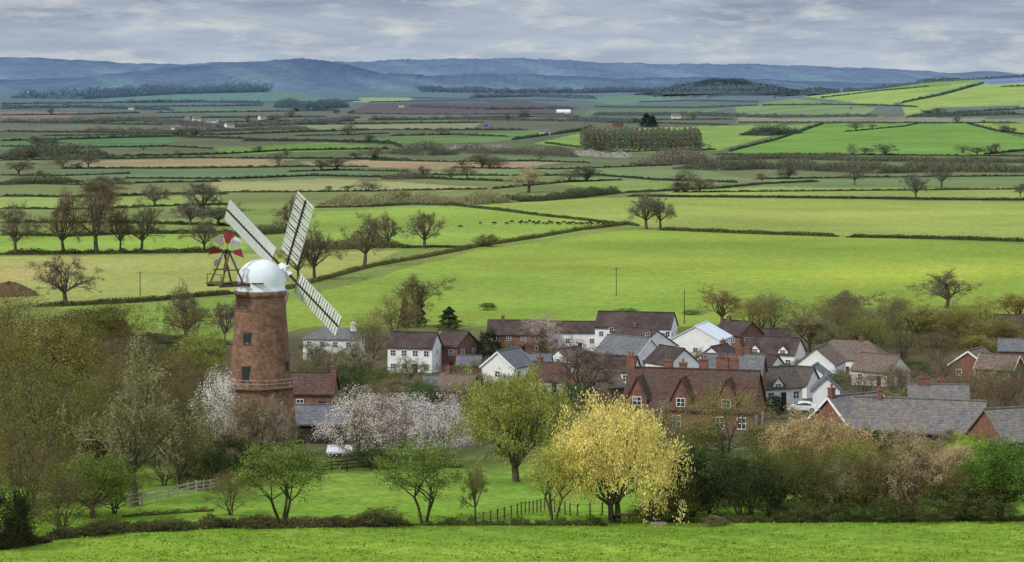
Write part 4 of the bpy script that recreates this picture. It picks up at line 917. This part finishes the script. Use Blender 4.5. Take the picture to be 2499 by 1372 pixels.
for x,y,w,h in ((640,1288,90,34),(930,1284,110,44),(820,1286,80,30),(420,1296,90,32),(250,1306,110,40)): T('shrub',x,y,w,h,(92,90,58),'irregular brown bush growing out of the long meadow hedge','bush','bush',group='bushes in the long meadow hedge')
def heap():
    p=gp(20,722); r=rng; n=28;m=10
    mb=MB()
    for j in range(m+1):
        for i in range(n):
            a=6.283*i/n; t=j/m; rr=(1-t)**.6*8.2*(1+.12*math.sin(3*a+1)+r.uniform(-.06,.06)); mb.v.append((rr*math.cos(a)*1.1,rr*math.sin(a)*.8,t**1.0*4.2*(1+.12*math.sin(a*2))-.3+r.uniform(-.2,.2)))
    for j in range(m):
        for i in range(n): mb.f.append((j*n+i,j*n+(i+1)%n,(j+1)*n+(i+1)%n,(j+1)*n+i))
    o=mb.build('earth_heap',M['earth'],None,True); o.location=p; tag(o,'brown heap of bare earth at the left edge below the field','heap')
heap()
# ------------------------------------------------------------------ poles
def pole(px,py,hpx,label,arm=True):
    p=gp(px,py); h=hpx*p.y/F; root=empty('telegraph_pole',p,R(20),label,'pole')
    MB().tube((0,0,-.5),(0,0,h),.16,.11,8).build('post',M['timber'],root)
    if arm:
        MB().beam((-.9,-.15,h-.5),(.9,-.15,h-.5),.12,.12).build('crossarm',M['timber'],root)
        for x in (-.8,0,.8): MB().tube((x,-.15,h-.44),(x,-.15,h-.2),.06,.04,6).build('insulator',M['stone'],root)
pole(342,726,64,'telegraph pole in the pale field left of the mill'); pole(1504,722,70,'telegraph pole in the middle of the bright field'); pole(1670,792,86,'plain thin pole rising behind the white village roofs',False)
pole(2168,1085,50,'thin dark pole before the long grey house',False)
# ------------------------------------------------------------------ fences
def fence(pts,hm,spacing,rails,mat,label,rail_w=.1,pw=.12):
    P=[tuple(gp(*q)) for q in pts]; x,y,L,t=resample(P,spacing); z=height(x,y)
    root=empty('fence',(x[0],y[0],z[0]),0,label,'fence'); o=Vector((x[0],y[0],z[0]))
    for i in range(len(x)):
        b=Vector((x[i],y[i],z[i]))-o; MB().beam(b-Vector((0,0,.3)),b+Vector((0,0,hm)),pw,pw).build('post',M[mat],root)
    for k in range(rails):
        m=MB()
        for i in range(len(x)-1):
            a=Vector((x[i],y[i],z[i]+hm*(.35+.55*k/max(1,rails-1))))-o; b=Vector((x[i+1],y[i+1],z[i+1]+hm*(.35+.55*k/max(1,rails-1))))-o
            d=Vector((0,-pw*.75,0)); m.beam(a+d,b+d,.04,rail_w)
        m.build('rail',M[mat],root)
fence([(312,1240),(400,1222),(470,1208),(532,1196)],1.25,1.8,3,'greytimber','pale wooden post and rail fence on the meadow at left',.13,.14)
fence([(1180,1282),(1260,1262),(1330,1245),(1400,1262),(1470,1258)],1.15,1.1,2,'timber','dark post and wire fence left of the yellow willow',.03,.13)
fence([(770,1160),(850,1150),(905,1146)],1.2,1.8,3,'darktimber','dark rail fence under the open barn',.1,.12)
def picnic():
    p=gp(1522,1276); root=empty('picnic_table',p,R(15),'wooden picnic table under the yellow willow','table')
    MB().box(-.9,.9,-.38,.38,.70,.75).build('tabletop',M['timber'],root)
    for s in (-1,1): MB().box(-.9,.9,s*.75-.14,s*.75+.14,.42,.46).build('bench',M['timber'],root)
    for x in (-.65,.65):
        m=MB(); m.beam((x,-.75,0),(x,-.2,.7),.05,.1); m.beam((x,.75,0),(x,.2,.7),.05,.1); m.beam((x,-.85,.39),(x,.85,.39),.05,.08); m.build('leg',M['timber'],root)
picnic()
p=gp(1662,1276); r_=empty('footpath_sign',p,0,'thin footpath signpost by the dark evergreen bush','sign'); MB().tube((0,0,-.2),(0,0,2.0),.04,.04,6).build('post',M['greytimber'],r_); MB().box(-.05,.35,-.02,.02,1.8,1.98).build('panel',M['greytimber'],r_)
p=gp(1587,1268); r_=empty('gate_post',p,0,'stout dark gate post right of the picnic table','post'); MB().box(-.22,.22,-.2,.2,-.2,1.7).build('post',M['darktimber'],r_); MB().box(-.3,.3,-.28,.28,1.7,1.8).build('post_cap',M['stone'],r_)
p=gp(1607,1282); o=MB().box(-.7,.7,-.3,.3,-.05,.2).box(-.62,.62,-.24,.24,.2001,.24).build('stone_trough',M['stone']); o.location=p; tag(o,'pale low stone trough at the edge of the near grass','trough')
# ------------------------------------------------------------------ car
def car():
    p=gp(1958,1006); root=empty('parked_car',(p.x,p.y,p.z+.05),R(172),'white parked car between the dark evergreen and white gabled shed','car')
    prof=[(-2.1,.35),(-2.15,.7),(-2.0,.92),(-1.55,1.0),(-1.2,1.40),(-.3,1.5),(.55,1.42),(1.15,1.0),(1.9,.86),(2.15,.65),(2.12,.35)]
    ws=[.82,.86,.86,.84,.68,.66,.68,.84,.84,.8,.8]
    m=MB(); n=len(prof); V=[]
    for s in (-1,1):
        for (x,z),w in zip(prof,ws): V.append((x,s*w,z))
    m.add(V,[(i,(i+1)%n,(i+1)%n+n,i+n) for i in range(n)]+[tuple(range(n))[::-1],tuple(range(n,2*n))]).build('body',M['carpaint'],root)
    for s in (-1,1):
        m=MB(); y=s*.80; yt=s*.70
        m.add([(-1.35,y*1.06,1.02),(1.0,y*1.06,1.02),(.5,yt,1.36),(-1.1,yt,1.36)],[(0,1,2,3)]); m.build('side_window',M['glass'],root)
        for x in (-1.35,1.35):
            w=MB().tube((x,s*.70,.32),(x,s*.90,.32),.33,.33,16).build('wheel',M['rubber'],root); MB().tube((x,s*.9,.32),(x,s*.92,.32),.2,.18,12).build('rim',M['stone'],w)
    m=MB(); m.add([(1.17,-.72,1.02),(1.17,.72,1.02),(.62,.62,1.42),(.62,-.62,1.42)],[(0,1,2,3)]); m.build('windscreen',M['glass'],root)
car()
# ------------------------------------------------------------------ cattle
def cowmesh():
    v=[(0,0,1.15),(.45,0,1.18),(.75,0,1.15),(1.0,0,1.2),(1.25,0,.95),(1.42,0,.62),(1.6,0,.42),(-.45,0,1.15),(-.8,0,1.2),(-.88,0,.8),
       (.7,.2,.8),(.68,.2,.42),(.72,.2,.03),(.7,-.2,.8),(.74,-.2,.42),(.7,-.2,.03),(-.72,.2,.8),(-.86,.2,.45),(-.78,.2,.03),(-.72,-.2,.8),(-.82,-.2,.45),(-.74,-.2,.03)]
    e=[(0,1),(1,2),(2,3),(3,4),(4,5),(5,6),(0,7),(7,8),(8,9),(2,10),(10,11),(11,12),(2,13),(13,14),(14,15),(8,16),(16,17),(17,18),(8,19),(19,20),(20,21)]
    rad=[.40,.38,.34,.22,.17,.14,.09,.39,.27,.05,.13,.07,.06,.13,.07,.06,.16,.08,.06,.16,.08,.06]
    me=bpy.data.meshes.new('cow'); me.from_pydata(v,e,[]); o=bpy.data.objects.new('cow_source',me); col.objects.link(o)
    o.modifiers.new('s','SKIN'); 
    for i,r in enumerate(rad): me.skin_vertices[0].data[i].radius=(r,r)
    me.skin_vertices[0].data[0].use_root=True
    o.modifiers.new('b','SUBSURF').levels=1
    dg=bpy.context.evaluated_depsgraph_get(); m2=bpy.data.meshes.new_from_object(o.evaluated_get(dg)); bpy.data.objects.remove(o)
    m2.materials.clear(); m2.materials.append(M['hide']); m2.name='cow'; return m2
CM=cowmesh()
cows=[(1125,557,1)]+[(1205,549,0),(1236,549,0),(1250,546,0),(1172,548,0)]+[(1268+i*8.2+rng.uniform(-3,3),546+rng.uniform(-2.5,3.5)+i*.1,0) for i in range(27)]
for i,(x,y,f) in enumerate(cows):
    p=gp(x,y); o=link('cow',CM); o.location=p; o.rotation_euler=(0,0,rng.uniform(-1.2,1.2)+(math.pi if i%3==0 else 0)); o.scale=(rng.uniform(.8,1.0),)*3
    if i==0: tag(o,'lone black cow furthest left of the herd in the field','cow')
    else: tag(o,'black cow grazing with the herd along the diagonal hedge','cow','cattle grazing along the diagonal hedge')
# ------------------------------------------------------------------ grass
def grass():
    n=60000; y=rng.uniform(192,232,n); x=rng.uniform(-52,52,n)*y/200
    cl=np.sin(x*.31+np.sin(y*.21)*3)*np.sin(y*.37+x*.13)+.5*np.sin(x*1.7+y*1.1); keep=cl+rng.uniform(-1,1,n)>-.1; x=x[keep];y=y[keep]; n=len(x)
    z=height(x,y); s=rng.uniform(.06,.18,n)*rng.uniform(.6,1.4,n); C=np.stack([x,y,z+s*.3],1); V,Q=quads(C,s,.9,True)
    me=np_mesh('grass',V,Q,rng.uniform(.3,.85,len(Q))); o=link('grass',me,M['leaf']); o.color=lin((128,158,56),.95); tag(o,'rough tufts of bright grass on the near field','grass',kind='stuff')
grass()
# ------------------------------------------------------------------ world, sun, camera
sun_to=Vector((-.62,-.48,.66)).normalized()
w=bpy.data.worlds.new('World'); scene.world=w; w.use_nodes=True; nt=w.node_tree; nt.nodes.clear()
out=N(nt,'ShaderNodeOutputWorld'); bg=N(nt,'ShaderNodeBackground'); sky=N(nt,'ShaderNodeTexSky',sky_type='NISHITA'); sky.sun_disc=False
sky.sun_elevation=math.asin(sun_to.z); sky.sun_rotation=math.atan2(sun_to.x,sun_to.y)
tc=N(nt,'ShaderNodeTexCoord'); sp=N(nt,'ShaderNodeSeparateXYZ'); nt.links.new(tc.outputs['Generated'],sp.inputs[0])
mp=N(nt,'ShaderNodeMapping'); nt.links.new(tc.outputs['Generated'],mp.inputs[0]); mp.inputs['Scale'].default_value=(30,30,130)
mp2=N(nt,'ShaderNodeMapping'); nt.links.new(tc.outputs['Generated'],mp2.inputs[0]); mp2.inputs['Scale'].default_value=(12,12,95); mp2.inputs['Location'].default_value=(3.1,1.2,.4)
n1=noise(nt,mp.outputs[0],1.0,6,.62); n2=noise(nt,mp2.outputs[0],1.0,5,.62)
def rgb(c,k): l=lin(c); return (l[0]*k,l[1]*k,l[2]*k,1)
K=10.0
el=mrange(nt,sp.outputs[2],0.0,.03,0,1)
base=mixc(nt,el,rgb((184,196,210),K),rgb((170,181,196),K))
dark=mixc(nt,el,rgb((168,181,198),K),rgb((138,152,172),K))
c=mixc(nt,mrange(nt,n2,.40,.60,0,1),base,dark)
f=mrange(nt,n1,.50,.72,0,.8)
c=mixc(nt,f,c,rgb((216,217,214),K))
gap=mrange(nt,n2,.26,.36,.35,0)
c=mixc(nt,gap,c,sky.outputs[0])
up=mrange(nt,sp.outputs[2],.05,.6,1.0,2.3); cc=N(nt,'ShaderNodeCombineColor')
for i in range(3): nt.links.new(up,cc.inputs[i])
c=mixc(nt,1.0,c,cc.outputs[0],'MULTIPLY')
nt.links.new(c,bg.inputs[0]); bg.inputs[1].default_value=.1; nt.links.new(bg.outputs[0],out.inputs[0])
sl=bpy.data.lights.new('sun','SUN'); sl.energy=2.1; sl.angle=R(7); sl.color=(1,.95,.87); so=bpy.data.objects.new('sun',sl); col.objects.link(so)
so.rotation_euler=sun_to.to_track_quat('Z','Y').to_euler(); so.location=(0,0,200)
cam=bpy.data.cameras.new('camera'); co=bpy.data.objects.new('camera',cam); col.objects.link(co); co.rotation_euler=(R(90),0,0)
cam.sensor_width=36; cam.lens=F/2499*36; cam.shift_y=-(686-HY)/2499; cam.clip_start=1; cam.clip_end=200000
scene.camera=co
scene.view_settings.view_transform='Standard'; scene.view_settings.look='None'; scene.view_settings.exposure=0
